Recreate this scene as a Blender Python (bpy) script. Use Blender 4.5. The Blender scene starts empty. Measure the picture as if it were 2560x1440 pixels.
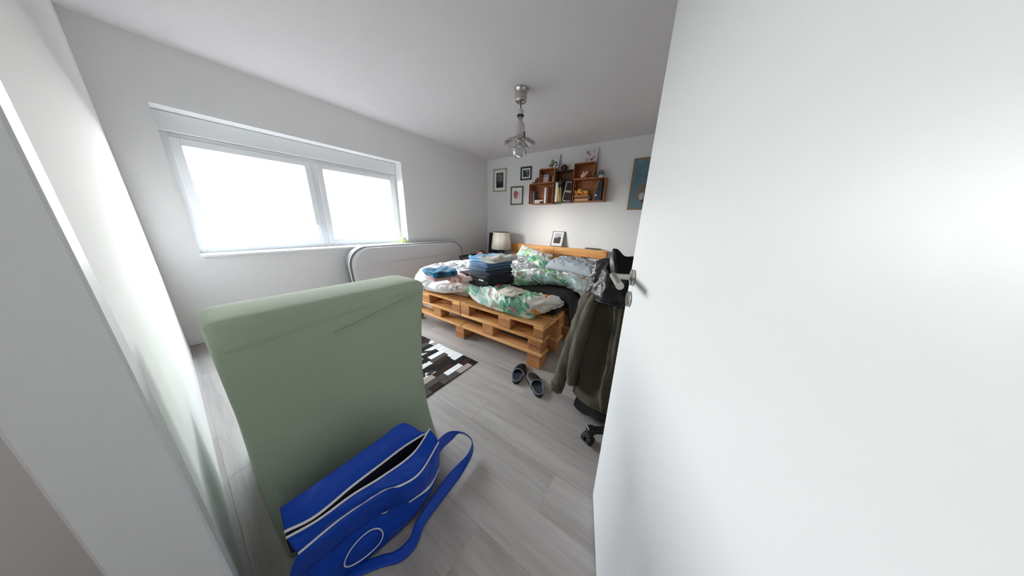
import bpy, bmesh, math, random
import numpy as np
from mathutils import Matrix, Vector
C = bpy.context.scene.collection
SC = bpy.context.scene
random.seed(7)
# ------------------------------------------------------------------ camera
CAM = np.array([3.602, -4.272, 1.208]); YAW, PITCH, ROLL, FPX = 0.590, -0.277, -0.028, 573.16
def _rot(rx, ry, rz):
    c, s = np.cos, np.sin
    Rz = np.array([[c(rz), -s(rz), 0], [s(rz), c(rz), 0], [0, 0, 1]])
    Rx = np.array([[1, 0, 0], [0, c(rx), -s(rx)], [0, s(rx), c(rx)]])
    Ry = np.array([[c(ry), 0, s(ry)], [0, 1, 0], [-s(ry), 0, c(ry)]])
    return Rz @ Rx @ Ry
RM = _rot(PITCH, ROLL, YAW)
cd = bpy.data.cameras.new('camera'); cam = bpy.data.objects.new('camera', cd); C.objects.link(cam)
m4 = Matrix.Identity(4)
for i in range(3):
    m4[i][0] = RM[i, 0]; m4[i][1] = RM[i, 2]; m4[i][2] = -RM[i, 1]; m4[i][3] = CAM[i]
cam.matrix_world = m4
cd.sensor_fit = 'HORIZONTAL'; cd.sensor_width = 36; cd.lens = 36 * FPX / 2560; cd.clip_start = 0.02
SC.camera = cam
# ------------------------------------------------------------------ light
SC.view_settings.view_transform = 'Standard'; SC.view_settings.look = 'None'
SC.view_settings.exposure = 0.0; SC.view_settings.gamma = 1; SC.view_settings.use_curve_mapping = False
SKY = 44.0
W = bpy.data.worlds.new('sky'); SC.world = W; W.use_nodes = True
nt = W.node_tree; nt.nodes.clear()
o_ = nt.nodes.new('ShaderNodeOutputWorld'); b_ = nt.nodes.new('ShaderNodeBackground')
tc_ = nt.nodes.new('ShaderNodeTexCoord'); sx_ = nt.nodes.new('ShaderNodeSeparateXYZ'); rp_ = nt.nodes.new('ShaderNodeValToRGB')
mr_ = nt.nodes.new('ShaderNodeMapRange'); mr_.inputs[1].default_value = -1; mr_.inputs[2].default_value = 1
nt.links.new(tc_.outputs['Generated'], sx_.inputs[0]); nt.links.new(sx_.outputs[2], mr_.inputs[0]); nt.links.new(mr_.outputs[0], rp_.inputs[0])
e = rp_.color_ramp.elements
e[0].position = 0.0; e[0].color = (.03, .03, .029, 1); e[1].position = 1.0; e[1].color = (.80, .89, 1, 1)
for pos, c in ((.485, (.05, .05, .05, 1)), (.505, (1.0, .97, .93, 1)), (.65, (.92, .95, 1.0, 1))):
    k = e.new(pos); k.color = c
nt.links.new(rp_.outputs[0], b_.inputs[0]); b_.inputs[1].default_value = SKY; nt.links.new(b_.outputs[0], o_.inputs[0])
def area(name, loc, size, power, rot, col=(1, 1, 1), portal=False, sy=None):
    l = bpy.data.lights.new(name, 'AREA'); l.energy = power; l.size = size; l.color = col
    if sy: l.shape = 'RECTANGLE'; l.size_y = sy
    if portal: l.cycles.is_portal = True
    o = bpy.data.objects.new(name, l); o.location = loc; o.rotation_euler = rot; C.objects.link(o); return o
area('window_portal', (-.285, -3.08, 1.40), 1.10, 1, (0, math.radians(-90), 0), portal=True, sy=2.1)
su = bpy.data.lights.new('hazy_sun', 'SUN'); su.energy = 3.5; su.angle = math.radians(18); su.color = (1, .93, .82)
so = bpy.data.objects.new('hazy_sun', su); so.rotation_euler = Vector((.62, 1, -.085)).to_track_quat('-Z', 'Y').to_euler(); so.location = (-3, -8, 3); C.objects.link(so)
area('hall_fill', (3.3, -5.2, 2.46), .5, 7, (0, 0, 0), (1, .97, .93))  # added fill from the unseen hall behind the camera, no lamp modelled there
SC.cycles.max_bounces = 10; SC.cycles.diffuse_bounces = 7; SC.cycles.glossy_bounces = 4; SC.cycles.transmission_bounces = 8
SC.cycles.use_denoising = True; SC.cycles.sample_clamp_indirect = 8; SC.cycles.caustics_reflective = False; SC.cycles.caustics_refractive = False

# ------------------------------------------------------------------ helpers: places
def ray(t): return RM @ np.array([(t[0] - 1280) / FPX, 1, (720 - t[1]) / FPX])
def pz(u, v, z):
    d = ray((u, v)); return CAM + (z - CAM[2]) / d[2] * d
def py(u, v, y):
    d = ray((u, v)); return CAM + (y - CAM[1]) / d[1] * d
def px(u, v, x):
    d = ray((u, v)); return CAM + (x - CAM[0]) / d[0] * d
# ------------------------------------------------------------------ helpers: colour and noise
def lin(c):
    c = np.asarray(c, float)
    return np.where(c <= .04045, c / 12.92, ((c + .055) / 1.055) ** 2.4)
def rgb(r, g, b): return tuple(lin(np.array([r, g, b]) / 255.)) + (1,)
def _hash(ix, iy, seed):
    n = (ix * 374761393 + iy * 668265263 + seed * 1442695041) & 0xffffffff
    n = ((n ^ (n >> 13)) * 1274126177) & 0xffffffff
    return ((n ^ (n >> 16)) & 0xffff) / 65535.0
def noise(x, y, seed=0):
    x = np.asarray(x, float); y = np.asarray(y, float)
    ix = np.floor(x).astype(np.int64); iy = np.floor(y).astype(np.int64); fx = x - ix; fy = y - iy
    ux = fx * fx * fx * (fx * (fx * 6 - 15) + 10); uy = fy * fy * fy * (fy * (fy * 6 - 15) + 10)
    def g(a, b, dx, dy):
        t = _hash(a, b, seed) * 2 * np.pi; return np.cos(t) * dx + np.sin(t) * dy
    n0 = g(ix, iy, fx, fy) * (1 - ux) + g(ix + 1, iy, fx - 1, fy) * ux
    n1 = g(ix, iy + 1, fx, fy - 1) * (1 - ux) + g(ix + 1, iy + 1, fx - 1, fy - 1) * ux
    return (n0 * (1 - uy) + n1 * uy) * 1.4
def wrinkle(u, v, seed=0, s=6., sharp=1.0):
    wx = noise(u * s * .5, v * s * .5, seed + 11) * .9; wy = noise(u * s * .5, v * s * .5, seed + 12) * .9
    a = 1 - np.abs(noise(u * s + wx, v * s + wy, seed)) * 2.2
    b = 1 - np.abs(noise(u * s * 2.1 + wx * 2, v * s * 2.1 + wy, seed + 3)) * 2.2
    return a * np.abs(a) ** (sharp - 1) * .65 + b * .3 + noise(u * s * 4, v * s * 4, seed + 5) * .12 - .3
# ------------------------------------------------------------------ helpers: geometry, each returns (verts, faces)
def box(x0, x1, y0, y1, z0, z1, b=0.0, seg=1):
    if b <= 0:
        v = [(x, y, z) for x in (x0, x1) for y in (y0, y1) for z in (z0, z1)]
        return v, [(0, 1, 3, 2), (4, 6, 7, 5), (0, 4, 5, 1), (2, 3, 7, 6), (0, 2, 6, 4), (1, 5, 7, 3)]
    bm = bmesh.new(); bmesh.ops.create_cube(bm, size=1)
    for q in bm.verts: q.co = ((x0 + x1) / 2 + q.co.x * (x1 - x0), (y0 + y1) / 2 + q.co.y * (y1 - y0), (z0 + z1) / 2 + q.co.z * (z1 - z0))
    bmesh.ops.bevel(bm, geom=bm.edges[:], offset=b, segments=seg, affect='EDGES', profile=.5)
    bm.verts.index_update(); v = [tuple(q.co) for q in bm.verts]; f = [tuple(q.index for q in p.verts) for p in bm.faces]; bm.free()
    return v, f
def join(*gs):
    V = []; F = []
    for v, f in gs:
        n = len(V); V += [tuple(p) for p in v]; F += [tuple(i + n for i in q) for q in f]
    return V, F
def xform(g, M):
    return [tuple(M @ Vector(p)) for p in g[0]], g[1]
def at(loc, rx=0, ry=0, rz=0, s=1):
    return Matrix.Translation(loc) @ Matrix.Rotation(rz, 4, 'Z') @ Matrix.Rotation(ry, 4, 'Y') @ Matrix.Rotation(rx, 4, 'X') @ Matrix.Scale(s, 4)
def lathe(prof, c=(0, 0, 0), n=32, rad=None):
    V = []; F = []
    for r, z in prof:
        for k in range(n):
            a = 2 * math.pi * k / n; rr = r * (rad(a, z) if rad else 1)
            V.append((c[0] + rr * math.cos(a), c[1] + rr * math.sin(a), c[2] + z))
    for i in range(len(prof) - 1):
        for k in range(n):
            F.append((i * n + k, i * n + (k + 1) % n, (i + 1) * n + (k + 1) % n, (i + 1) * n + k))
    if prof[0][0] > 1e-6: F.append(tuple(range(n - 1, -1, -1)))
    if prof[-1][0] > 1e-6: F.append(tuple((len(prof) - 1) * n + k for k in range(n)))
    return V, F
def cr(P, n):
    P = np.asarray(P, float); m = len(P)
    if m == 2: return P[0] + (P[1] - P[0]) * np.linspace(0, 1, n)[:, None]
    Q = np.vstack([2 * P[0] - P[1], P, 2 * P[-1] - P[-2]]); t = np.linspace(0, m - 1, n); i = np.minimum(t.astype(int), m - 2); f = (t - i)[:, None]
    a, b, c, d = Q[i], Q[i + 1], Q[i + 2], Q[i + 3]
    return .5 * ((2 * b) + (c - a) * f + (2 * a - 5 * b + 4 * c - d) * f * f + (3 * b - a - 3 * c + d) * f ** 3)
def tube(P, r, n=10, m=None, smooth=True):
    P = np.asarray(P, float)
    if smooth and len(P) > 2: P = cr(P, m or 8 * len(P))
    k = len(P); R = np.broadcast_to(r, (k,)) if np.ndim(r) == 0 else np.interp(np.linspace(0, 1, k), np.linspace(0, 1, len(r)), r)
    T = np.gradient(P, axis=0); T /= np.linalg.norm(T, axis=1)[:, None] + 1e-12
    up = np.array([0, 0, 1.]) if abs(T[0, 2]) < .9 else np.array([1., 0, 0])
    V = []; nrm = np.cross(T[0], up); nrm /= np.linalg.norm(nrm)
    for i in range(k):
        nrm = nrm - T[i] * (nrm @ T[i]); nrm /= np.linalg.norm(nrm); bi = np.cross(T[i], nrm)
        for j in range(n):
            a = 2 * math.pi * j / n; V.append(tuple(P[i] + R[i] * (math.cos(a) * nrm + math.sin(a) * bi)))
    F = [(i * n + j, i * n + (j + 1) % n, (i + 1) * n + (j + 1) % n, (i + 1) * n + j) for i in range(k - 1) for j in range(n)]
    F += [tuple(range(n - 1, -1, -1)), tuple((k - 1) * n + j for j in range(n))]
    return V, F
def surf(rows, nu, nv):
    R = np.array([cr(r, nu) for r in rows]); return np.stack([cr(R[:, j], nv) for j in range(nu)], 1)     # nv x nu x 3
def normals(G):
    n = np.cross(np.gradient(G, axis=1), np.gradient(G, axis=0)); n /= np.linalg.norm(n, axis=2)[..., None] + 1e-12
    return n
def sheet(G, th=0.0):
    nv, nu = G.shape[:2]; I = np.arange(nv * nu).reshape(nv, nu)
    f = np.stack([I[:-1, :-1], I[:-1, 1:], I[1:, 1:], I[1:, :-1]], -1).reshape(-1, 4)
    V = G.reshape(-1, 3); F = [tuple(q) for q in f.tolist()]
    if th:
        n = normals(G).reshape(-1, 3); N = nv * nu; V = np.vstack([V, V - n * th]); F += [tuple(N + i for i in q[::-1]) for q in f.tolist()]
        rim = list(I[0]) + list(I[1:, -1]) + list(I[-1, ::-1][1:]) + list(I[::-1, 0][1:-1])
        F += [(int(rim[i]), int(rim[i - 1]), int(rim[i - 1]) + N, int(rim[i]) + N) for i in range(len(rim))]
    return V.tolist(), F
def tubegrid(G):   # rows closed round in u, capped
    nv, nu = G.shape[:2]; V = G.reshape(-1, 3).tolist()
    F = [(i * nu + j, i * nu + (j + 1) % nu, (i + 1) * nu + (j + 1) % nu, (i + 1) * nu + j) for i in range(nv - 1) for j in range(nu)]
    F += [tuple(range(nu - 1, -1, -1)), tuple((nv - 1) * nu + j for j in range(nu))]
    return V, F
def prism(poly, axis, a, b):   # outline in the two other axes, pushed along axis
    def mk(p, t):
        return (t, p[0], p[1]) if axis == 0 else (p[0], t, p[1]) if axis == 1 else (p[0], p[1], t)
    n = len(poly); V = [mk(p, a) for p in poly] + [mk(p, b) for p in poly]
    return V, [tuple(range(n)), tuple(range(2 * n - 1, n - 1, -1))] + [(i, (i + 1) % n, n + (i + 1) % n, n + i) for i in range(n)]
def ball(c, r, n=20, m=12, sc=(1, 1, 1)):
    pr = [(max(1e-7, math.sin(math.pi * i / m)) * r, -math.cos(math.pi * i / m) * r * sc[2]) for i in range(m + 1)]
    v, f = lathe(pr, (0, 0, 0), n); return [(c[0] + p[0] * sc[0], c[1] + p[1] * sc[1], c[2] + p[2]) for p in v], f[:]
# ------------------------------------------------------------------ helpers: objects
def wloc(o):
    L = np.zeros(3)
    while o is not None: L += np.array(o.location); o = o.parent
    return L
def tag(o, label=None, cat=None, group=None, kind=None):
    for k, x in (('label', label), ('category', cat), ('group', group), ('kind', kind)):
        if x: o[k] = x
    return o
def thing(name, label, cat, loc=(0, 0, 0), group=None):
    o = bpy.data.objects.new(name, None); o.empty_display_size = .05; o.location = loc; C.objects.link(o); return tag(o, label, cat, group)
def part(name, g, mat, parent=None, smooth=False, col=None, label=None, cat=None, group=None, kind=None, org=None):
    V = np.array(g[0], float); o0 = (V.min(0) + V.max(0)) / 2 if org is None else np.array(org, float)
    me = bpy.data.meshes.new(name); me.from_pydata((V - o0).tolist(), [], g[1]); me.update()
    if mat: me.materials.append(mat)
    if smooth:
        me.polygons.foreach_set('use_smooth', [True] * len(me.polygons))
    if col is not None:
        a = me.color_attributes.new('Col', 'FLOAT_COLOR', 'POINT'); c = np.ones((len(V), 4)); c[:, :3] = np.asarray(col).reshape(-1, 3)[:len(V)] if len(np.asarray(col).reshape(-1, 3)) == len(V) else np.vstack([np.asarray(col).reshape(-1, 3)] * 2)[:len(V)]
        a.data.foreach_set('color', c.ravel())
    ob = bpy.data.objects.new(name, me); C.objects.link(ob)
    if parent is not None: ob.parent = parent; ob.location = o0 - wloc(parent)
    else: ob.location = o0
    return tag(ob, label, cat, group, kind)
def struct(name, g, mat, parent=None, **k): return part(name, g, mat, parent, kind='structure', **k)
# ------------------------------------------------------------------ materials
def mat(name, col=(.8, .8, .8, 1), rough=.5, metal=0, spec=.5, bump=0, bscale=60, var=0, vscale=3, trans=0, coat=0, sheen=0, alpha=1, stretch=None):
    m = bpy.data.materials.new(name); m.use_nodes = True; n = m.node_tree; p = n.nodes['Principled BSDF']
    p.inputs['Base Color'].default_value = col; p.inputs['Roughness'].default_value = rough; p.inputs['Metallic'].default_value = metal
    p.inputs['Specular IOR Level'].default_value = spec; p.inputs['Transmission Weight'].default_value = trans; p.inputs['Coat Weight'].default_value = coat
    p.inputs['Sheen Weight'].default_value = sheen; p.inputs['Alpha'].default_value = alpha
    if bump or var:
        tc = n.nodes.new('ShaderNodeTexCoord'); mp = n.nodes.new('ShaderNodeMapping'); n.links.new(tc.outputs['Object'], mp.inputs[0])
        if stretch: mp.inputs['Scale'].default_value = stretch
    if bump:
        nz = n.nodes.new('ShaderNodeTexNoise'); nz.inputs['Scale'].default_value = bscale; nz.inputs['Detail'].default_value = 4; n.links.new(mp.outputs[0], nz.inputs[0])
        bp = n.nodes.new('ShaderNodeBump'); bp.inputs['Strength'].default_value = bump; bp.inputs['Distance'].default_value = .01
        n.links.new(nz.outputs[0], bp.inputs['Height']); n.links.new(bp.outputs[0], p.inputs['Normal'])
    if var:
        nz = n.nodes.new('ShaderNodeTexNoise'); nz.inputs['Scale'].default_value = vscale; nz.inputs['Detail'].default_value = 6; n.links.new(mp.outputs[0], nz.inputs[0])
        mx = n.nodes.new('ShaderNodeMix'); mx.data_type = 'RGBA'
        mx.inputs[6].default_value = tuple(c * (1 - var) for c in col[:3]) + (1,); mx.inputs[7].default_value = tuple(min(1, c * (1 + var)) for c in col[:3]) + (1,)
        n.links.new(nz.outputs[0], mx.inputs[0]); n.links.new(mx.outputs[2], p.inputs['Base Color'])
    return m
def printmat(name, rough=.8, bump=0, bscale=300, sheen=0):
    m = mat(name, rough=rough, bump=bump, bscale=bscale, sheen=sheen, spec=.3); n = m.node_tree
    a = n.nodes.new('ShaderNodeAttribute'); a.attribute_name = 'Col'; n.links.new(a.outputs['Color'], n.nodes['Principled BSDF'].inputs['Base Color']); return m
def wood(name, dark, mid, light, axis=0, scale=1.0, rough=.6, knots=.5, randv=.25, bump=.15):
    m = bpy.data.materials.new(name); m.use_nodes = True; n = m.node_tree; p = n.nodes['Principled BSDF']; L = n.links.new
    tc = n.nodes.new('ShaderNodeTexCoord'); oi = n.nodes.new('ShaderNodeObjectInfo'); ad = n.nodes.new('ShaderNodeVectorMath'); ad.operation = 'ADD'
    ml = n.nodes.new('ShaderNodeMath'); ml.operation = 'MULTIPLY'; ml.inputs[1].default_value = 37.
    L(oi.outputs['Random'], ml.inputs[0]); L(tc.outputs['Object'], ad.inputs[0]); L(ml.outputs[0], ad.inputs[1])
    mp = n.nodes.new('ShaderNodeMapping'); sc = [14 * scale] * 3; sc[axis] = 1.3 * scale; mp.inputs['Scale'].default_value = sc; L(ad.outputs[0], mp.inputs[0])
    a = n.nodes.new('ShaderNodeTexNoise'); a.inputs['Scale'].default_value = 1; a.inputs['Detail'].default_value = 3; a.inputs['Distortion'].default_value = .6; L(mp.outputs[0], a.inputs[0])
    b = n.nodes.new('ShaderNodeTexNoise'); b.inputs['Scale'].default_value = 6; b.inputs['Detail'].default_value = 5; b.inputs['Roughness'].default_value = .7; L(mp.outputs[0], b.inputs[0])
    mx = n.nodes.new('ShaderNodeMix'); mx.inputs[0].default_value = .4; L(a.outputs[0], mx.inputs[2]); L(b.outputs[0], mx.inputs[3])
    r = n.nodes.new('ShaderNodeValToRGB'); L(mx.outputs[0], r.inputs[0]); e = r.color_ramp.elements
    e[0].position = .32; e[0].color = dark; e[1].position = .7; e[1].color = light; k = e.new(.5); k.color = mid
    out = r.outputs[0]
    if knots:
        kp = n.nodes.new('ShaderNodeMapping'); s2 = [9.] * 3; s2[axis] = 4.5; kp.inputs['Scale'].default_value = s2; L(ad.outputs[0], kp.inputs[0])
        vo = n.nodes.new('ShaderNodeTexVoronoi'); vo.inputs['Scale'].default_value = 1; L(kp.outputs[0], vo.inputs[0])
        kr = n.nodes.new('ShaderNodeValToRGB'); L(vo.outputs['Distance'], kr.inputs[0]); kr.color_ramp.elements[0].position = .05; kr.color_ramp.elements[0].color = (knots,) * 3 + (1,)
        kr.color_ramp.elements[1].position = .15; kr.color_ramp.elements[1].color = (0, 0, 0, 1)
        km = n.nodes.new('ShaderNodeMix'); km.data_type = 'RGBA'; L(kr.outputs[0], km.inputs[0]); L(out, km.inputs[6]); km.inputs[7].default_value = tuple(c * .45 for c in dark[:3]) + (1,); out = km.outputs[2]
    hv = n.nodes.new('ShaderNodeHueSaturation'); mr = n.nodes.new('ShaderNodeMapRange'); mr.inputs[3].default_value = 1 - randv; mr.inputs[4].default_value = 1 + randv
    L(oi.outputs['Random'], mr.inputs[0]); L(mr.outputs[0], hv.inputs['Value']); L(out, hv.inputs['Color']); L(hv.outputs[0], p.inputs['Base Color'])
    p.inputs['Roughness'].default_value = rough; p.inputs['Specular IOR Level'].default_value = .35
    bp = n.nodes.new('ShaderNodeBump'); bp.inputs['Strength'].default_value = bump; bp.inputs['Distance'].default_value = .004; L(mx.outputs[0], bp.inputs['Height']); L(bp.outputs[0], p.inputs['Normal'])
    return m
M = {}
M['wall'] = mat('wall_paint', rgb(228, 227, 227), 0.9, bump=.1, bscale=90, spec=.2)
M['ceil'] = mat('ceiling_paint', rgb(228, 223, 224), .95, bump=.2, bscale=120, spec=.2)
M['gloss'] = mat('white_lacquer', rgb(229, 231, 233), .35, bump=.03, bscale=40)
M['pvc'] = mat('white_plastic_frame', rgb(232, 233, 235), .35)
M['steel'] = mat('brushed_steel', rgb(185, 183, 178), .32, metal=1, bump=.05, bscale=200)
M['dark'] = mat('near_black', rgb(22, 22, 24), .6)
M['blackwood'] = mat('black_brown_wood', rgb(38, 33, 32), .45, bump=.1, bscale=40)
M['floor'] = wood('grey_oak_laminate', rgb(144, 138, 135), rgb(164, 159, 155), rgb(183, 178, 174), 0, .55, .38, 0, .07, .06)
M['pine_x'] = wood('pine_along_x', rgb(178, 118, 66), rgb(222, 164, 102), rgb(238, 190, 132), 0, 1, .6, .75, .16)
M['pine_y'] = wood('pine_along_y', rgb(178, 118, 66), rgb(222, 164, 102), rgb(238, 190, 132), 1, 1, .6, .75, .16)
M['block'] = wood('pallet_block', rgb(146, 94, 56), rgb(184, 126, 80), rgb(200, 146, 98), 0, 1.2, .7, 0, .2)
M['headpine'] = wood('sanded_honey_pine', rgb(190, 122, 62), rgb(226, 160, 90), rgb(238, 182, 115), 0, 1, .5, .8, .08)
M['crate'] = wood('crate_wood', rgb(120, 70, 40), rgb(160, 98, 58), rgb(182, 122, 76), 0, 1.3, .6, .4, .12)
M['cratedark'] = wood('dark_crate_wood', rgb(60, 38, 24), rgb(86, 58, 38), rgb(108, 76, 50), 0, 1.3, .6, .3, .1)
M['stamp'] = mat('burnt_stamp', rgb(104, 60, 34), .8)
M['print'] = printmat('printed_paper'); M['cloth'] = printmat('printed_cotton', .9, .12, 250, .1)
M['white'] = mat('white_card', rgb(230, 229, 226), .8)

# ================================================================== SETTING
H = 2.5; RX = 4.35; FY = -4.37; HY = -5.9
fl = struct('floor', box(-.3, RX + .1, HY, .1, -.08, -.009), mat('floor_base', rgb(70, 66, 64), .8))
rows = []
yk = -3.428 + .185 * 19; rnd = random.Random(3); meshes = {}
k = 19
while True:
    y1 = -3.428 + .185 * k; y0 = y1 - .185
    if y0 < HY - .2: break
    if y1 > .2: k -= 1; continue
    off = {0: 3.33, -1: 2.52, -2: 3.153, -3: 2.45, 1: 2.75, 2: 3.5, 3: 2.9}.get(k, rnd.uniform(0, 1.29)) % 1.29
    xs = [-0.0] + [off + 1.29 * i for i in range(-1, 5)] + [RX]
    xs = sorted(set(round(min(max(x, 0), RX), 4) for x in xs))
    for a, b in zip(xs[:-1], xs[1:]):
        if b - a > .02:
            rows.append((a, b, max(y0, HY), min(y1, 0)))
    k -= 1
for a, b, y0, y1 in rows:
    if y1 - y0 > .01: part('plank', box(a + .0001, b - .0001, y0 + .0001, y1 - .0001, -.008, 0, .0006), M['floor'], fl)
struct('ceiling', box(-.35, RX + .1, HY - .1, .1, H, H + .1), M['ceil'])
struct('wall_back', box(-.35, RX + .1, 0, .12, -.08, H), M['wall'])
struct('wall_right', box(RX, RX + .12, HY, 0, -.08, H), M['wall'])
WY0, WY1, WZ0, WZ1 = -4.13, -2.03, .84, 2.05
struct('wall_left', join(box(-.3, 0, HY, WY0, -.08, H), box(-.3, 0, WY1, 0, -.08, H), box(-.3, 0, WY0, WY1, -.08, WZ0), box(-.3, 0, WY0, WY1, WZ1, H)), M['wall'])
DX0, DX1, DZ = 2.83, 3.845, 2.02
struct('wall_front', join(box(0, DX0, FY - .1, FY, -.08, H), box(DX1, RX, FY - .1, FY, -.08, H), box(DX0, DX1, FY - .1, FY, DZ, H)), M['wall'])
struct('wall_hall', join(box(0, RX, HY - .1, HY, -.08, H), box(2.2, 2.3, HY, FY - .1, -.08, H)), M['wall'])
struct('trim_1', join(box(DX0 - .06, DX0 + .02, FY - .1, FY + .012, 0, DZ + .06, .004), box(DX1 - .02, DX1 + .06, FY - .1, FY + .012, 0, DZ + .06, .004), box(DX0 + .02, DX1 - .02, FY - .1, FY + .012, DZ - .02, DZ + .06, .004)), M['gloss'])
# window
w1 = struct('window_1', join(box(-.25, -.19, WY1 - .055, WY1, WZ0, 1.89, .004), box(-.25, -.19, WY0, WY0 + .055, WZ0, 1.89, .004),
     box(-.25, -.19, WY0 + .055, WY1 - .055, WZ0, WZ0 + .045, .004), box(-.25, -.19, WY0 + .055, WY1 - .055, 1.845, 1.89, .004)), M['pvc'])
part('shutter_box', box(-.27, -.165, WY0 + .002, WY1 - .002, 1.892, WZ1 - .002, .006), M['pvc'], w1)
def ringyz(y0, y1, z0, z1, w, x0, x1, b=.005):
    return join(box(x0, x1, y0, y0 + w, z0, z1, b), box(x0, x1, y1 - w, y1, z0, z1, b), box(x0, x1, y0 + w, y1 - w, z0, z0 + w, b), box(x0, x1, y0 + w, y1 - w, z1 - w, z1, b))
gm = bpy.data.materials.new('window_glass'); gm.use_nodes = True; n_ = gm.node_tree; n_.nodes.clear()
t_ = n_.nodes.new('ShaderNodeBsdfTransparent'); g_ = n_.nodes.new('ShaderNodeBsdfGlossy'); x_ = n_.nodes.new('ShaderNodeMixShader'); q_ = n_.nodes.new('ShaderNodeOutputMaterial')
g_.inputs['Roughness'].default_value = .02; t_.inputs[0].default_value = (.95, .97, .97, 1); x_.inputs[0].default_value = .05
n_.links.new(t_.outputs[0], x_.inputs[1]); n_.links.new(g_.outputs[0], x_.inputs[2]); n_.links.new(x_.outputs[0], q_.inputs[0])
YM = (WY0 + WY1) / 2
part('mullion', box(-.25, -.19, YM - .035, YM + .035, WZ0 + .045, 1.845, .004), M['pvc'], w1)
for a, b in ((YM + .028, WY1 - .045), (WY0 + .045, YM - .028)):
    sa = part('sash', ringyz(a, b, WZ0 + .035, 1.855, .062, -.235, -.172), M['pvc'], w1)
    part('pane', box(-.212, -.206, a + .055, b - .055, WZ0 + .09, 1.80), gm, w1)
    part('handle', join(box(-.172, -.160, b - .065, b - .035, 1.055, 1.115, .004), box(-.160, -.13, b - .058, b - .042, 1.095, 1.112, .004), box(-.142, -.126, b - .06, b - .04, 1.0, 1.115, .006)), M['pvc'], sa)
struct('trim_2', box(-.19, .035, WY0, WY1, WZ0 - .022, WZ0 + .001, .004), M['gloss'])
struct('baseboard_back', box(0, RX, -.014, 0, 0, .06, .003), M['gloss'])
struct('baseboard_left', box(0, .014, FY, -.014, 0, .06, .003), M['gloss'])
# door leaf, ajar into the room
TH = .313; DE = np.array([3.51, -3.413, 0]); DU = np.array([math.sin(TH), -math.cos(TH), 0]); DN = np.array([math.cos(TH), math.sin(TH), 0])
MD = Matrix(((DU[0], DN[0], 0, DE[0]), (DU[1], DN[1], 0, DE[1]), (0, 0, 1, 0), (0, 0, 0, 1)))    # leaf space: x from free edge to hinge, y into the leaf
def onleaf(g): return xform(g, MD)
d1 = thing('door_1', None, None, tuple(DE)); d1['kind'] = 'structure'
part('leaf', onleaf(box(0, .96, 0, .04, .008, 2.0, .003)), M['gloss'], d1)
def disc_on_leaf(s, z, r, y0, y1, n=40):
    g = lathe([(r * .93, 0), (r, .002), (r, (y1 - y0) * .75), (r * .93, y1 - y0)], n=n); return onleaf(xform(g, Matrix.Translation((s, y1, z)) @ Matrix.Rotation(math.pi / 2, 4, 'X')))
hn = part('handle', join(disc_on_leaf(.05, 1.05, .0255, -.009, 0), onleaf(tube([(.05, -.008, 1.05), (.05, -.03, 1.05), (.05, -.06, 1.05)], .0095, 16)),
     onleaf(tube([(.0405, -.06, 1.05), (.10, -.06, 1.05), (.185, -.06, 1.05)], .0105, 20))), M['steel'], d1, smooth=False)
kr_ = part('key_plate', disc_on_leaf(.05, .978, .0255, -.009, 0), M['steel'], d1)
part('keyhole', onleaf(join(box(.0488, .0512, -.0094, -.008, .966, .98), box(.047, .053, -.0094, -.008, .978, .985))), M['dark'], kr_)
for z in (.25, 1.75): part('hinge', onleaf(lathe([(.009, -.05), (.009, .05)], (.966, -.006, z), 12)), M['steel'], d1)

# ================================================================== BED OF PALLETS
XR, YF, PL = 2.888, -2.733, .953
_pm = {}
def proto(key, dx, dy, dz, mt, b=.004):
    if key not in _pm:
        v, f = box(-dx / 2, dx / 2, -dy / 2, dy / 2, -dz / 2, dz / 2, b)
        me = bpy.data.meshes.new(key); me.from_pydata(v, [], f); me.materials.append(mt); _pm[key] = me
    return _pm[key]
def piece(name, key, dims, c, mt, parent, b=.004):
    o = bpy.data.objects.new(name, proto(key, *dims, mt, b)); o.parent = parent; o.location = c; C.objects.link(o); return o
DECK = ((.07, .14), (.235, .092), (.38, .139), (.545, .092), (.73, .14))
def upper(parent, bx, m1, m2, mb):
    for yc, w in DECK: piece('deck_board', 'deck%g%s' % (w, m1.name), (PL - .004, w, .022), (0, yc, .112), m1, parent)
    for xc, w in bx:
        piece('stringer', 'str%g%s' % (w, m2.name), (w, .796, .022), (xc, .4, .09), m2, parent)
        for yc, d in ((.054, .10), (.4, .14), (.735, .10)):
            piece('block', 'blk%g%g%s' % (w, d, mb.name), (w, d, .083), (xc, yc, .0375), mb, parent, .005)
BX = ((-PL / 2 + .0625, .121), (.0805, .134), (PL / 2 - .048, .094))
BX2 = ((-PL / 2 + .0625, .121), (-.09, .134), (PL / 2 - .0625, .121))
ROW = ('at the foot end', 'in the middle row', 'under the pillows'); SIDE = ('left', 'right')
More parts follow.
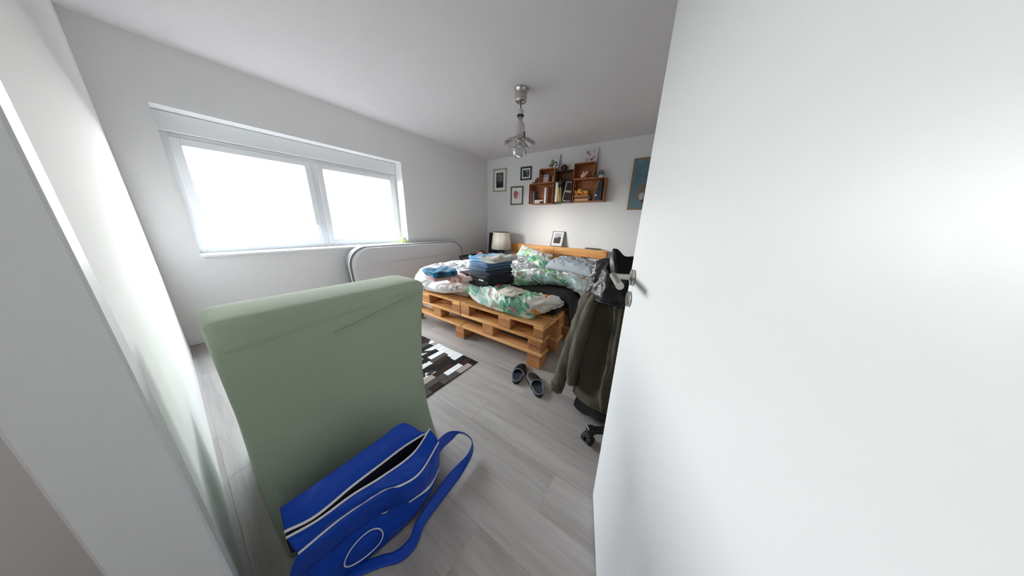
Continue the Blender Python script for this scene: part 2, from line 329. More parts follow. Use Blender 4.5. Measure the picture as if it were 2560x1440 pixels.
for r in range(3):
    for s in range(2):
        xc = XR - PL / 2 - (1 - s) * (PL + .001); y0 = YF + r * .8
        t = thing('pallet', 'pine pallet of the top layer %s, %s half of the bed' % (ROW[r], SIDE[s]), 'pallet', (xc, y0, .295), 'top layer of bed pallets')
        upper(t, BX if s else BX2, M['pine_x'], M['pine_y'], M['block'])
        t = thing('pallet', 'pine pallet of the bottom layer %s, %s half%s' % (ROW[r], SIDE[s], ', its corner block stamped' if (r == 0 and s) else ''), 'pallet', (xc, y0, 0), 'bottom layer of bed pallets')
        for yc in (.068, .4, .732):
            piece('runner_board', 'run', (PL - .006, .13, .027), (0, yc, .2765), M['pine_x'], t)
            piece('runner_board', 'run', (PL - .006, .13, .027), (0, yc, .1425), M['pine_x'], t)
            for x, w in (((-.119, .134), (.392, .128)) if s else ((-.41, .128), (.09, .128))):
                bl = piece('block', 'lowblk%g' % w, (w, .12, .108), (x, yc + .004, .2095), M['block'], t, .005)
                if r == 0 and s and yc < .1 and x > .2: stamped = bl
            for x in ((.392,) if s else (-.41,)):
                piece('foot', 'foota', (.126, .12, .043), (x, yc + .004, .1075), M['block'], t, .004)
                piece('foot', 'footb', (.126, .12, .086), (x, yc + .004, .043), M['block'], t, .004)
for r in range(3):
    for yc in (.068, .4, .732):
        if r == 0 or yc > .5:
            t = thing('foot_block', 'stacked wood block propping the seam of the bed, %s' % ('at the foot end' if r == 0 and yc < .1 else 'second from the foot end' if r == 0 and yc < .5 else 'third from the foot end' if r == 0 else 'in the dark under the %s row' % ('middle' if r == 1 else 'pillow')), 'block', (1.909, YF + r * .8 + yc, 0), 'blocks under the bed seam')
            piece('block', 'footb', (.126, .12, .086), (0, 0, .043), M['block'], t, .004); piece('block', 'footc', (.126, .12, .042), (0, 0, .1075), M['block'], t, .004)
def text(body, size, loc, rot, mt, parent, name='lettering', depth=.0006):
    cu = bpy.data.curves.new(name, 'FONT'); cu.body = body; cu.size = size; cu.align_x = 'CENTER'; cu.align_y = 'CENTER'; cu.extrude = depth
    tmp = bpy.data.objects.new('tmp', cu); C.objects.link(tmp); bpy.context.view_layer.update()
    me = bpy.data.meshes.new_from_object(tmp.evaluated_get(bpy.context.evaluated_depsgraph_get())); bpy.data.objects.remove(tmp)
    me.materials.clear(); me.materials.append(mt); o = bpy.data.objects.new(name, me); C.objects.link(o); o.rotation_euler = rot; o.parent = parent; o.location = loc; return o
def oval(rx, rz, w, y, n=40):
    V = []; F = []
    for k in range(n):
        a = 2 * math.pi * k / n
        for q in (1, 1 - w):
            for yy in (y, y + .0012): V.append((rx * q * math.cos(a), yy, rz * q * math.sin(a)))
    for k in range(n):
        i = 4 * k; j = 4 * ((k + 1) % n); F += [(i, j, j + 2, i + 2), (i, i + 1, j + 1, j)]
    return V, F
text('EPAL', .036, (0, -.0604, 0), (math.pi / 2, 0, 0), M['stamp'], stamped, 'stamp')
ov = part('stamp', oval(.053, .031, .06, 0), M['stamp'], stamped); ov.location = (0, -.0607, 0)
# headboard: two pallets standing on edge
for s, lab in ((0, 'left'), (1, 'right')):
    t = thing('headboard_pallet', 'honey pine pallet stood on edge as the %s half of the headboard' % lab, 'headboard', (.816 + .4825 + s * .966, 0, .785), 'headboard pallets')
    t.rotation_euler = (math.radians(90), 0, 0)
    t.location = (.816 + .4815 + s * .965, -.005, -.012 + .002)
    for yc, w in DECK: piece('deck_board', 'hdeck%g' % w, (.963, w, .022), (0, yc + .003, .132), M['headpine'], t)
    for xc, w in ((-.42, .12), (-.16 if s == 0 else -.02, .134), (.466, .03) if s == 0 else (.42, .12)):
        piece('stringer', 'hstr%g' % w, (w, .796, .022), (xc, .405, .11), M['pine_y'], t)
        for yc, d in ((.062, .10), (.4, .14), (.735, .10)): piece('block', 'hblk%g%g' % (w, d), (w, d, .078), (xc, yc, .06), M['block'], t)
    for yc in (.055, .4, .735): piece('runner_board', 'hrun', (.96, .1, .02), (0, yc, .011), M['pine_x'], t)
# ================================================================== BEDDING
def palm_print(U, V, seed, ground=(.93, .93, .92), n=46, ext=(1, 1)):
    """printed leaves and flowers; U, V in metres; base colour only"""
    r = random.Random(seed); shp = U.shape; col = np.ones(shp + (3,)) * lin(ground)
    w = noise(U * 9, V * 9, seed) * .006; U = U + w; V = V + w
    G = [(.30, .66, .42), (.42, .72, .50), (.62, .84, .72), (.30, .62, .50), (.60, .76, .52), (.74, .89, .84), (.68, .86, .80)]
    for i in range(n):
        cx, cy, a = r.uniform(0, ext[0]), r.uniform(0, ext[1]), r.uniform(0, 6.28); kind = r.random(); g = lin(r.choice(G))
        dx, dy = U - cx, V - cy; x = dx * math.cos(a) + dy * math.sin(a); y = -dx * math.sin(a) + dy * math.cos(a); R = np.hypot(x, y); P = np.arctan2(y, x)
        if kind < .45:      # fan palm leaf
            L = r.uniform(.11, .19); nl = 9; m = (R < L * (.45 + .55 * np.abs(np.cos(P * nl / 2)) ** .6) * np.clip(1.25 - np.abs(P) * .32, 0, 1)) & (np.abs(P) < 2.2) & (R > .004)
            sh = .75 + .45 * np.abs(np.sin(P * nl)) + .5 * R / L; k_ = (.45 + .5 * np.abs(np.cos(P * nl)))[..., None]
            col = np.where(m[..., None], np.clip(g * sh[..., None], 0, .9) * k_ + col * (1 - k_), col)
        elif kind < .72:    # feathered leaf
            L = r.uniform(.16, .28); t = np.clip(x / L, 0, 1); wd = .055 * np.sin(np.pi * np.clip(t, 0, 1)) ** .7
            m = (x > 0) & (x < L) & (np.abs(y) < wd) & (np.sin((x - np.abs(y) * .9) * 2 * np.pi / .026) > -.3)
            col = np.where(m[..., None], np.clip(g * (.8 + .5 * t)[..., None], 0, .9), col)
        else:               # flower
            pet = r.choice(((.93, .50, .22), (.95, .62, .34), (.93, .55, .62), (.82, .26, .38), (.95, .72, .76))); L = r.uniform(.03, .055)
            m = R < L * (.45 + .55 * np.abs(np.cos(P * 2.5))); sh = .75 + .4 * R / L
            col = np.where(m[..., None], np.clip(lin(pet) * sh[..., None], 0, .95), col)
            col = np.where((R < L * .16)[..., None], lin((.95, .8, .35)), col)
    return col
def crumple(G, U, V, amp, seed, s=6., edge=0):
    d = wrinkle(U, V, seed, s) * amp
    if edge:
        nv, nu = U.shape; ii = np.minimum(np.arange(nu), np.arange(nu)[::-1])[None] / edge; jj = np.minimum(np.arange(nv), np.arange(nv)[::-1])[:, None] / edge
        d = d * np.clip(np.minimum(ii, jj) * .7 + .3, 0, 1)
    return G + normals(G) * d[..., None]
def arclen(G):
    du = np.linalg.norm(np.diff(G, axis=1, prepend=G[:, :1]), axis=2).cumsum(1); dv = np.linalg.norm(np.diff(G, axis=0, prepend=G[:1]), axis=2).cumsum(0); return du, np.broadcast_to(dv[:, dv.shape[1] // 2][:, None], du.shape)
def cover(name, rows, nu, nv, amp, seed, label, cat, paint, th=.012, s=6., mt=None, parent=None):
    G = surf(rows, nu, nv); U, V = arclen(G); n = normals(G)
    if n[nv // 2, nu // 2, 2] < 0: G = G[::-1]; U, V = arclen(G)
    G = crumple(G, U, V, amp, seed, s, 10); col = paint(U, V)
    return part(name, sheet(G, th), mt or M['cloth'], parent, True, col, label, cat)
W_ = lambda u, v, z: tuple(pz(u, v, z))
# mattresses lying on the pallets
mg = mat('mattress_ticking', rgb(176, 165, 158), .9, bump=.2, bscale=150)
mb = mat('black_fitted_sheet', rgb(24, 24, 27), .92, bump=.15, bscale=80, sheen=.1)
def slab(x0, x1, y0, y1, z0, z1, b, amp, seed):
    bm = bmesh.new(); bmesh.ops.create_grid(bm, x_segments=60, y_segments=90, size=.5); bm.verts.ensure_lookup_table()
    top = []
    P = np.array([q.co[:] for q in bm.verts]); bm.free(); u = P[:, 0] * 2; v = P[:, 1] * 2
    X = x0 + (x1 - x0) * (u + 1) / 2; Y = y0 + (y1 - y0) * (v + 1) / 2
    return X, Y
t = part('mattress', box(.965, 1.925, -2.6, -.345, .4185, .535, .035, 4), mg, None, True, None, 'beige mattress under the white duvet on the left half of the bed', 'mattress')
t = part('mattress', box(1.94, 2.885, -2.50, -.345, .4185, .54, .04, 4), mb, None, True, None, 'mattress in a black fitted sheet on the right half of the bed', 'mattress')
def black_rows():
    R = []
    for y in np.linspace(-2.36, -1.3, 5):
        R.append([(1.98, y, .548), (2.2, y, .56), (2.45, y - .02, .565), (2.7, y, .562), (2.86, y + .01, .556), (2.93, y + .03, .49), (2.938, y + .07, .36), (2.945, y + .09, .25)])
    return R
G = surf(black_rows(), 90, 90); U, V = arclen(G)
cover('blanket', black_rows(), 100, 100, .014, 31, 'black blanket spread over the bed between the two folds of palm-print duvet', 'blanket', lambda U, V: np.ones(U.shape + (3,)), .01, 4, mb)
# white duvet, left half
def faint(seed):
    def f(U, V):
        c = np.ones(U.shape + (3,)) * lin((.93, .925, .93)); r = random.Random(seed)
        for i in range(60):
            cx, cy = r.uniform(0, 1.4), r.uniform(0, 1.9); R = np.hypot((U - cx) * r.uniform(.7, 1.4), V - cy) + noise(U * 30, V * 30, i) * .012
            g = lin(r.choice(((.62, .76, .86), (.83, .87, .92), (.9, .86, .84), (.78, .88, .86)))); c = np.where((R < r.uniform(.012, .03))[..., None], g, c)
        return c
    return f
wrows = [[(1.0, -2.55, .43), W_(1062, 722, .425), W_(1100, 731, .44), W_(1135, 731, .465), W_(1166, 727, .50), (2.0, -2.56, .55)],
         [(.955, -2.55, .50), W_(1042, 706, .53), W_(1085, 716, .53), W_(1128, 718, .545), W_(1168, 716, .56), (2.05, -2.50, .57)],
         [(.95, -2.45, .60), (1.2, -2.52, .63), (1.45, -2.52, .62), (1.7, -2.5, .61), (1.9, -2.46, .595), (2.1, -2.4, .575)],
         [(.945, -2.1, .62), (1.2, -2.1, .655), (1.45, -2.1, .62), (1.7, -2.1, .625), (1.9, -2.1, .60), (2.1, -2.1, .575)],
         [(.95, -1.6, .60), (1.2, -1.6, .63), (1.45, -1.6, .62), (1.7, -1.6, .635), (1.9, -1.6, .61), (2.05, -1.65, .58)],
         [(.95, -1.15, .57), (1.2, -1.12, .62), (1.45, -1.1, .64), (1.7, -1.1, .64), (1.9, -1.15, .62), (2.02, -1.2, .58)],
         [(.97, -1.0, .545), (1.2, -.95, .55), (1.45, -.92, .56), (1.7, -.92, .56), (1.9, -1.0, .56), (1.99, -1.1, .56)]]
cover('duvet', wrows, 200, 240, .036, 5, 'rumpled white duvet with faint blue marks on the left half of the bed', 'duvet', faint(4), .03, 6.5)
# palm duvet folded at the foot end
frows = [[W_(1160, 716, .545), W_(1176, 740, .48), W_(1200, 759, .455), W_(1237, 773, .435), W_(1290, 789, .428), W_(1330, 797, .424), W_(1352, 783, .445), W_(1408, 764, .50)],
         [W_(1164, 705, .575), W_(1186, 725, .56), W_(1215, 743, .555), W_(1255, 758, .55), W_(1305, 771, .53), W_(1340, 776, .51), W_(1368, 770, .52), W_(1409, 761, .53)],
         [W_(1172, 697, .59), W_(1200, 712, .60), W_(1232, 726, .605), W_(1272, 740, .605), W_(1315, 752, .60), W_(1350, 757, .59), W_(1380, 757, .58), W_(1407, 758, .56)],
         [W_(1185, 690, .59), W_(1218, 702, .60), W_(1255, 714, .61), W_(1290, 727, .61), W_(1325, 736, .61), W_(1357, 741, .60), W_(1385, 744, .59), W_(1402, 750, .57)],
         [W_(1195, 688, .575), W_(1228, 698, .58), W_(1262, 709, .58), W_(1296, 721, .58), W_(1329, 731, .58), W_(1360, 737, .58), W_(1384, 741, .575), W_(1399, 747, .565)]]
cover('duvet', frows, 240, 150, .030, 8, 'palm-leaf print duvet folded over the foot end of the right mattress, under the jeans', 'duvet', lambda U, V: palm_print(U, V, 12, (.92, .91, .88), 52, (1.25, .75)), .02, 7)
# palm duvet bunched in front of the pillows
brows = [[W_(1268, 712, .56), W_(1302, 712, .575), W_(1349, 711, .575), W_(1385, 711, .575), W_(1421, 719, .57), W_(1453, 738, .55), (3.0, -2.05, .47)],
         [W_(1266, 703, .60), W_(1303, 702, .63), W_(1350, 701, .64), W_(1386, 702, .64), W_(1422, 709, .63), W_(1455, 724, .60), (2.99, -1.9, .52)],
         [W_(1266, 694, .62), W_(1304, 692, .66), W_(1350, 690, .675), W_(1388, 691, .675), W_(1424, 698, .665), W_(1457, 710, .63), (2.97, -1.7, .56)],
         [W_(1268, 684, .62), W_(1304, 680, .66), W_(1345, 678, .68), W_(1388, 683, .68), W_(1425, 690, .67), W_(1460, 698, .63), (2.95, -1.5, .57)],
         [W_(1272, 681, .59), W_(1306, 676, .61), W_(1345, 673, .62), W_(1388, 679, .62), W_(1425, 685, .62), W_(1462, 692, .60), (2.92, -1.38, .56)]]
cover('duvet', brows, 240, 170, .036, 17, 'palm-leaf and orange flower duvet bunched up before the grey pillows', 'duvet', lambda U, V: palm_print(U, V, 21, (.93, .935, .925), 85, (1.5, .95)), .02, 8)
cover('sheet', [[(1.27, -1.28, .63), (1.5, -1.30, .655), (1.75, -1.3, .65), (1.98, -1.32, .61)], [(1.2, -1.1, .64), (1.45, -1.08, .665), (1.72, -1.08, .655), (1.98, -1.15, .62)], [(1.15, -.85, .63), (1.4, -.8, .65), (1.7, -.8, .64), (1.95, -.95, .61)], [(1.15, -.72, .57), (1.4, -.68, .58), (1.7, -.68, .58), (1.9, -.85, .57)]],
      90, 70, .03, 41, 'crumpled pale grey and white sheet in front of the palm-print pillows', 'sheet', lambda U, V: np.where((noise(U * 5, V * 4, 9) > .05)[..., None], lin((.90, .91, .92)), lin((.80, .80, .81))), .012, 5)
# pillows
def pillow(name, c, size, rot, seed, label, paint, amp=.012, n=70, eu=.55, pu=2.6, ev=.55, pv=2.6):
    s = np.linspace(-1, 1, n); Ug, Vg = np.meshgrid(s, s); 
    pinch = 1 - .10 * (1 - Ug ** 2) * 0
    hx = size[0] / 2 * (1 - .07 * (1 - Vg ** 2) * np.abs(Ug) ** 3 * 0 + .05 * (np.abs(Vg) ** 4) * np.abs(Ug)); hy = size[1] / 2 * (1 + .05 * (np.abs(Ug) ** 4) * np.abs(Vg))
    h = size[2] / 2 * np.clip(1 - np.abs(Ug) ** pu, 0, 1) ** eu * np.clip(1 - np.abs(Vg) ** pv, 0, 1) ** ev
    X, Y = Ug * hx, Vg * hy; wr = wrinkle(X + 3, Y + 1, seed, 7) * amp * np.clip((1 - Ug ** 4) * (1 - Vg ** 4) * 2, 0, 1); wr2 = wrinkle(X + 7, Y + 5, seed + 9, 7) * amp * np.clip((1 - Ug ** 4) * (1 - Vg ** 4) * 2, 0, 1)
    sag = -.03 * (Ug ** 2) * size[0]
    top = np.stack([X, Y, h + wr + sag], -1); bot = np.stack([X, Y, -h * .8 + wr2 * .5 + sag], -1)
    R = np.array(Matrix.Rotation(rot[2], 3, 'Z') @ Matrix.Rotation(rot[1], 3, 'Y') @ Matrix.Rotation(rot[0], 3, 'X'))
    V1, F1 = sheet(top @ R.T + np.array(c)); V2, F2 = sheet((bot @ R.T + np.array(c))[::-1]); col = paint(X + size[0] / 2, Y + size[1] / 2)
    return part(name, join((V1, F1), (V2, F2)), M['cloth'], None, True, np.vstack([col.reshape(-1, 3), col[::-1].reshape(-1, 3)]), label, 'pillow')
rd = math.radians
gp = lambda U, V: np.ones(U.shape + (3,)) * lin((.68, .705, .725))
pillow('pillow', (1.60, -.70, .60), (.60, .40, .17), (rd(46), rd(15), rd(4)), 3, 'palm-leaf print pillow propped up towards the left half of the headboard', lambda U, V: palm_print(U, V, 52, (.93, .93, .90), 16, (.60, .40)), .020)
pillow('pillow', (1.93, -1.08, .605), (.46, .34, .19), (rd(16), rd(5), rd(-8)), 6, 'palm-leaf print pillow lying in front of the propped palm-print one', lambda U, V: palm_print(U, V, 55, (.92, .93, .89), 12, (.48, .36)), .020)
pillow('pillow', (2.51, -1.12, .615), (.66, .32, .21), (rd(6), rd(3), rd(-4)), 8, 'plump pale grey pillow lying behind the flowered duvet, front one of three', gp, .022, 90, .3, 14, .5, 2.0)
pillow('pillow', (2.30, -.80, .615), (.30, .28, .17), (rd(30), rd(0), rd(6)), 12, 'small grey pillow behind the left half of the plump grey one', gp, .026, 70, .45, 5, .5, 2.2)
pillow('pillow', (2.57, -.82, .605), (.32, .28, .16), (rd(28), rd(8), rd(-6)), 14, 'small grey pillow behind the right half of the plump grey one', gp, .026, 70, .45, 5, .5, 2.2)

# ================================================================== FOLDED CLOTHES
def garment(name, c, w, d, h, n, rz, colr, seed, label, cat, amp=.006, paint=None, grp=None, flat=False, tilt=0):
    """a folded piece: a long strip lapped n times, lap ends show on the -X and +X sides; w along X, d along Y, h tall"""
    t = h / n; path = []
    for i in range(n):
        z = t * (i + .5); xs = np.linspace(-w / 2 + t * .4, w / 2 - t * .4, 14)
        if i % 2: xs = xs[::-1]
        path += [(x, z) for x in xs]
        if i < n - 1:
            sx = xs[-1]; sg = 1 if sx > 0 else -1
            path += [(sx + sg * math.sin(a) * t * .5, z + t * .5 - math.cos(a) * t * .5) for a in (math.pi * .25, math.pi * .5, math.pi * .75)]
    P = np.array(path); T = np.gradient(P, axis=0); T /= np.linalg.norm(T, axis=1)[:, None] + 1e-9; N = np.stack([-T[:, 1], T[:, 0]], 1); hw = t * .47
    loop = np.vstack([P + N * hw, (P[-1] + T[-1] * hw)[None], (P - N * hw)[::-1], (P[0] - T[0] * hw)[None]])
    nd = 26; ys = np.linspace(-d / 2, d / 2, nd); k = len(loop); Gx = np.zeros((nd, k, 3))
    for j, y in enumerate(ys):
        q = abs(y) / (d / 2); sc = (1 - .03 * q ** 6)
        Gx[j, :, 0] = loop[:, 0] * sc; Gx[j, :, 1] = y; Gx[j, :, 2] = loop[:, 1]
    dz = noise(Gx[..., 0] * 7 + seed, Gx[..., 1] * 7, seed) * amp * 1.5 + noise(Gx[..., 0] * 22, Gx[..., 1] * 14 + Gx[..., 2] * 30, seed + 1) * amp
    Gx[..., 2] += dz * np.clip(Gx[..., 2] / h, .0, 1) + 0; Gx[..., 0] += noise(Gx[..., 1] * 10, Gx[..., 2] * 40, seed + 2) * amp * 1.6; Gx[..., 1] += noise(Gx[..., 0] * 9, Gx[..., 2] * 60, seed + 3) * amp * 1.2
    Gx[..., 2] += tilt * Gx[..., 0]
    V, F = tubegrid(Gx); cc = np.array(c); R = np.array(Matrix.Rotation(rz, 3, 'Z')); V = (np.array(V) @ R.T + cc)
    col = paint(Gx) if paint else np.ones((len(V), 3)) * lin(colr) * (1 + .25 * noise(V[:, 0] * 25, V[:, 1] * 25 + V[:, 2] * 20, seed))[:, None]
    return part(name, (V.tolist(), F), M['denim'], None, True, np.clip(col, 0, .95).reshape(-1, 3), label, cat, grp)
M['denim'] = printmat('folded_cotton', .9, .25, 400, .15)
px0, py0 = 2.12, -2.46; z = .592; JR = rd(-8)
pile = [(.31, .36, .040, 2, (.115, .12, .145), 'near-black trousers folded at the very bottom of the jeans pile', 0),
        (.30, .36, .036, 3, (.125, .13, .16), 'charcoal trousers with a pale label, second from the bottom of the jeans pile', .01),
        (.29, .35, .036, 2, (.15, .17, .215), 'dark slate jeans folded third from the bottom of the jeans pile', -.005),
        (.28, .35, .034, 3, (.20, .245, .32), 'dark blue jeans folded in the middle of the jeans pile', .005),
        (.27, .34, .034, 2, (.30, .40, .51), 'mid blue jeans folded third from the top of the jeans pile', -.01),
        (.28, .34, .036, 3, (.34, .47, .61), 'light blue jeans folded second from the top of the jeans pile', 0)]
for i, (w, d, h, n, c, lab, dx) in enumerate(pile):
    o = garment('folded_trousers', (px0 + dx, py0 + dx * .5, z), w, d, h, n, JR + rd((i * 37) % 7 - 3), c, 60 + i, lab, 'trousers', .004, None, 'pile of folded trousers on the bed')
    if i == 1: part('label', xform(box(-.035, .035, -.002, .002, -.006, .006), at((px0 + .03, py0 - .185, z + .028), rz=JR)), M['white'], o)
    z += h + .0045
def toppaint(Gx):
    f = np.clip((Gx[..., 0] + .06) / .05 + noise(Gx[..., 0] * 20, Gx[..., 1] * 20, 3), 0, 1)[..., None]; c = lin((.42, .66, .84)) * (1 - f) + lin((.83, .82, .78)) * f
    sp = (noise(Gx[..., 0] * 26, Gx[..., 1] * 26, 8) > .42)[..., None]; return np.where(sp, lin((.62, .68, .66)), c)
garment('folded_shirt', (px0 + .015, py0 + .02, z), .33, .37, .045, 2, JR + rd(6), None, 71, 'cream and light blue patterned garment folded on top of the jeans pile', 'shirt', .011, toppaint)
q = pz(1098, 690, .675)
garment('folded_shirt', (q[0], q[1], .655), .26, .22, .03, 2, rd(-12), None, 81, 'pinkish beige and white garment folded under the teal one', 'shirt', .007, lambda Gx: np.where((Gx[..., 0] < -.05)[..., None], lin((.86, .86, .87)), lin((.74, .60, .58))))
garment('folded_shorts', (q[0] - .01, q[1] + .02, .692), .29, .24, .048, 2, rd(-14), None, 83, 'teal blue garment folded on top of the pinkish one by the leaning mattress', 'shorts', .013, lambda Gx: np.where((noise(Gx[..., 0] * 14, Gx[..., 1] * 10, 5) > .22)[..., None], lin((.10, .27, .36)), lin((.16, .47, .60))))
q = pz(1146, 693, .65)
def pinkp(Gx):
    c = np.where((noise(Gx[..., 0] * 24, Gx[..., 1] * 24, 15) > .12)[..., None], lin((.88, .55, .50)), lin((.93, .84, .80))); return np.where((noise(Gx[..., 0] * 40, Gx[..., 1] * 40, 19) > .5)[..., None], lin((.5, .35, .35)), c)
garment('folded_blouse', (q[0], q[1] + .02, .625), .27, .26, .045, 2, rd(-20), None, 91, 'coral and white patterned blouse folded between the teal garment and the jeans', 'blouse', .012, pinkp)
q = pz(1172, 690, .64)
garment('folded_tshirt', (q[0] - .02, q[1] + .05, .632), .17, .18, .045, 2, rd(-15), (.10, .09, .11), 95, 'small black top folded against the left side of the jeans pile', 'top', .006)
q = pz(1282, 730, .61)
cover('cloth', [[tuple(pz(1243, 729, .628)), tuple(pz(1262, 737, .63)), tuple(pz(1281, 742, .625))], [tuple(pz(1256, 722, .632)), tuple(pz(1277, 727, .636)), tuple(pz(1298, 735, .628))], [tuple(pz(1274, 715, .622)), tuple(pz(1296, 720, .622)), tuple(pz(1320, 731, .618))]],
      50, 40, .008, 44, 'cream shaded fold of the duvet lying at the front right foot of the jeans pile', 'cloth', lambda U, V: np.ones(U.shape + (3,)) * lin((.83, .80, .74)), .006, 9)  # stands for the duvet's folded edge, its shade put into the cream colour
# ================================================================== LEANING MATTRESS, WINDOW SILL
mf = mat('light_grey_knit', rgb(205, 205, 208), .95, bump=.25, bscale=220); ms = mat('grey_side_band', rgb(120, 119, 122), .9, bump=.3, bscale=200)
def lean(y0, y1, h, r, dpt):
    """rounded outline in y, z; the body is swept through its thickness with soft rims"""
    pts = []
    for cy, cz, a0 in ((y1 - r, h - r, 0), (y0 + r, h - r, 90), (y0 + .08, .08, 180), (y1 - .08, .08, 270)):
        rr = r if cz > .1 else .08
        for k in range(13):
            a = math.radians(a0 + k * 7.5); pts.append((cy + rr * math.cos(a), cz + rr * math.sin(a)))
    return np.array(pts)
OUT = lean(-3.02, -1.0, .845, .26, .16); TL = math.radians(7)
def leanrow(t, ins):
    c = OUT.mean(0); d = OUT - c; d = d * (1 - ins / np.linalg.norm(d, axis=1))[:, None]; p = c + d
    X = .13 + .15 - p[:, 1] * math.tan(TL) * 1.0 + t + .02
    return np.stack([X, p[:, 0], p[:, 1]], 1)
lm = thing('mattress', 'pale grey mattress stood on its long edge against the wall below the window', 'mattress', (.25, -2.0, 0))
core = np.array([leanrow(-.15, .03), leanrow(-.142, .006), leanrow(-.13, 0), leanrow(-.02, 0)]); part('side_band', tubegrid(core), ms, lm, True, label='dark grey side band')
ny, nz = 90, 60
Y, Z = np.meshgrid(np.linspace(0, 1, ny), np.linspace(0, 1, nz))
rows_ = [leanrow(-.021, .03), leanrow(-.006, .032), leanrow(0, .044)]
for s in np.linspace(.02, 1, 60)[:-1]:
    b = leanrow(0, .044); c = b.mean(0); p = c + (b - c) * (1 - s); rows_.append(p)
Gm = np.array(rows_)
for zc, w, dp in ((.60, .008, .02), (.28, .008, .02)): Gm[3:, :, 0] -= dp * np.exp(-((Gm[3:, :, 2] - zc) / w) ** 2) * np.clip((np.abs(Gm[3:, :, 1] + 2.0) < .8), 0, 1)
Gm[3:, :, 0] += .012 * np.cos(Gm[3:, :, 2] * 10 - 1.0)
part('face', tubegrid(Gm), mf, lm, True)
edge = leanrow(-.02, .0); part('piping', tube(np.vstack([edge, edge[:1]]), .006, 8, smooth=False), M['white'], lm, True, label='white piping')
t = thing('paper_packet', 'lime green and white paper packet stood on the window sill', 'packet', (-.03, -2.085, .841))
part('front_panel', ([(-.0, -2.135, .925), (.004, -2.05, .935), (.004, -2.075, .842), (-.01, -2.14, .928), (-.008, -2.05, .94), (-.01, -2.075, .842)], [(0, 2, 1), (3, 4, 5), (0, 1, 4, 3), (1, 2, 5, 4), (2, 0, 3, 5)]), mat('white_paper', rgb(240, 242, 235), .6), t)
part('side_panel', box(-.055, -.012, -2.125, -2.045, .8415, .915, .003), mat('lime_paper', rgb(190, 214, 60), .6), t)

# ================================================================== PICTURES
def pic(x0, x1, y, z0, z1, nx, nz, f):
    u, v = np.meshgrid(np.linspace(0, 1, nx), np.linspace(0, 1, nz)); G = np.stack([x0 + (x1 - x0) * u, np.full_like(u, y), z0 + (z1 - z0) * v], -1); return sheet(G), f(u, v)
def frame_g(x0, x1, z0, z1, w, y0, y1, b=.003):
    return join(box(x0, x0 + w, y0, y1, z0, z1, b), box(x1 - w, x1, y0, y1, z0, z1, b), box(x0 + w, x1 - w, y0, y1, z0, z0 + w, b), box(x0 + w, x1 - w, y0, y1, z1 - w, z1, b))
def mixc(c, m, d): return np.where(m[..., None], lin(d), c)
def framed(name, label, x0, x1, z0, z1, w, fm, matw, f, y=-.001, dep=.02, grp='pictures on the back wall'):
    t = thing(name, label, 'picture', ((x0 + x1) / 2, y, z0), grp); part('frame', frame_g(x0, x1, z0, z1, w, y - dep, y), fm, t)
    part('backing_card', box(x0 + w, x1 - w, y - .006, y - .001, z0 + w, z1 - w), M['white'], t)
    a, b = (matw if isinstance(matw, tuple) else (matw, matw))
    g, c = pic(x0 + w + a, x1 - w - a, y - .0075, z0 + w + b, z1 - w - b, 50, 70, f); part('picture_print', g, M['print'], t, False, c); return t
oakf = mat('pale_oak_frame', rgb(176, 160, 140), .5, bump=.1); blkf = mat('black_frame', rgb(20, 20, 22), .4); gryf = mat('grey_brown_frame', rgb(88, 84, 78), .45)
def chalk(u, v):
    c = np.ones(u.shape + (3,)) * lin((.13, .14, .16)); c = c * (1 + .3 * noise(u * 8, v * 12, 4))[..., None]
    for vz, amp, th, a, b in ((.88, .03, .018, .12, .8), (.80, .035, .02, .1, .85), (.70, .04, .022, .1, .88), (.60, .03, .015, .15, .85), (.51, .012, .018, .08, .9), (.46, .008, .012, .3, .85), (.35, .012, .013, .35, .7), (.26, .02, .01, .4, .6)):
        w = vz + amp * np.sin(u * 38 + vz * 60) * np.cos(u * 17 + vz * 9) + (u - .5) * .04; c = mixc(c, (np.abs(v - w) < th) & (u > a) & (u < b) & (np.sin(u * 52 + vz * 100) > -.75), (.72, .72, .71))
    return c
framed('picture_frame', 'tall pale wooden frame with white chalk writing on black, leftmost on the back wall', .18, .53, 1.848, 2.302, .026, oakf, (.055, .055), chalk)
def dancer(u, v):
    c = np.ones(u.shape + (3,)) * lin((.16, .20, .20)) * (1 + .5 * noise(u * 12, v * 12, 7))[..., None]
    c = mixc(c, ((u - .62) ** 2 / .09 + (v - .78) ** 2 / .02 < 1) & (v > .72 + .04 * np.sin(u * 30)), (.62, .64, .62)); c = mixc(c, (np.abs(u - .72 - .1 * np.sin(v * 9)) < .07) & (v < .62) & (v > .12), (.60, .60, .52))
    c = mixc(c, (np.abs(u - .3 + .2 * (v - .3)) < .03) & (v < .5), (.34, .40, .36)); return c
framed('picture_frame', 'small black frame with white mat and dark print, beside the shelf crates', .880, 1.132, 2.035, 2.275, .026, blkf, (.028, .03), dancer)
def redink(u, v):
    c = np.ones(u.shape + (3,)) * lin((.90, .895, .87)); n = noise(u * 7, v * 8, 3)
    m = ((u - .38) ** 2 / .045 + (v - .62) ** 2 / .045 + n * .5 < 1); c = np.where(m[..., None], lin((.72, .34, .36)) + (noise(u * 16, v * 16, 9) * .25)[..., None] * (1 - lin((.72, .34, .36))), c)
    c = mixc(c, (((u - .42) ** 2 / .03 + (v - .38) ** 2 / .008 + n * .6) < 1), (.60, .50, .52)); c = mixc(c, (np.abs(np.hypot(u - .72, v - .62) - .1) < .014) | (np.abs(np.hypot(u - .66, v - .42) - .12) < .012), (.66, .62, .62))
    return np.clip(mixc(c, (noise(u * 20, v * 20, 5) > .52) & (v > .2) & (v < .85), (.78, .70, .68)), 0, .95)
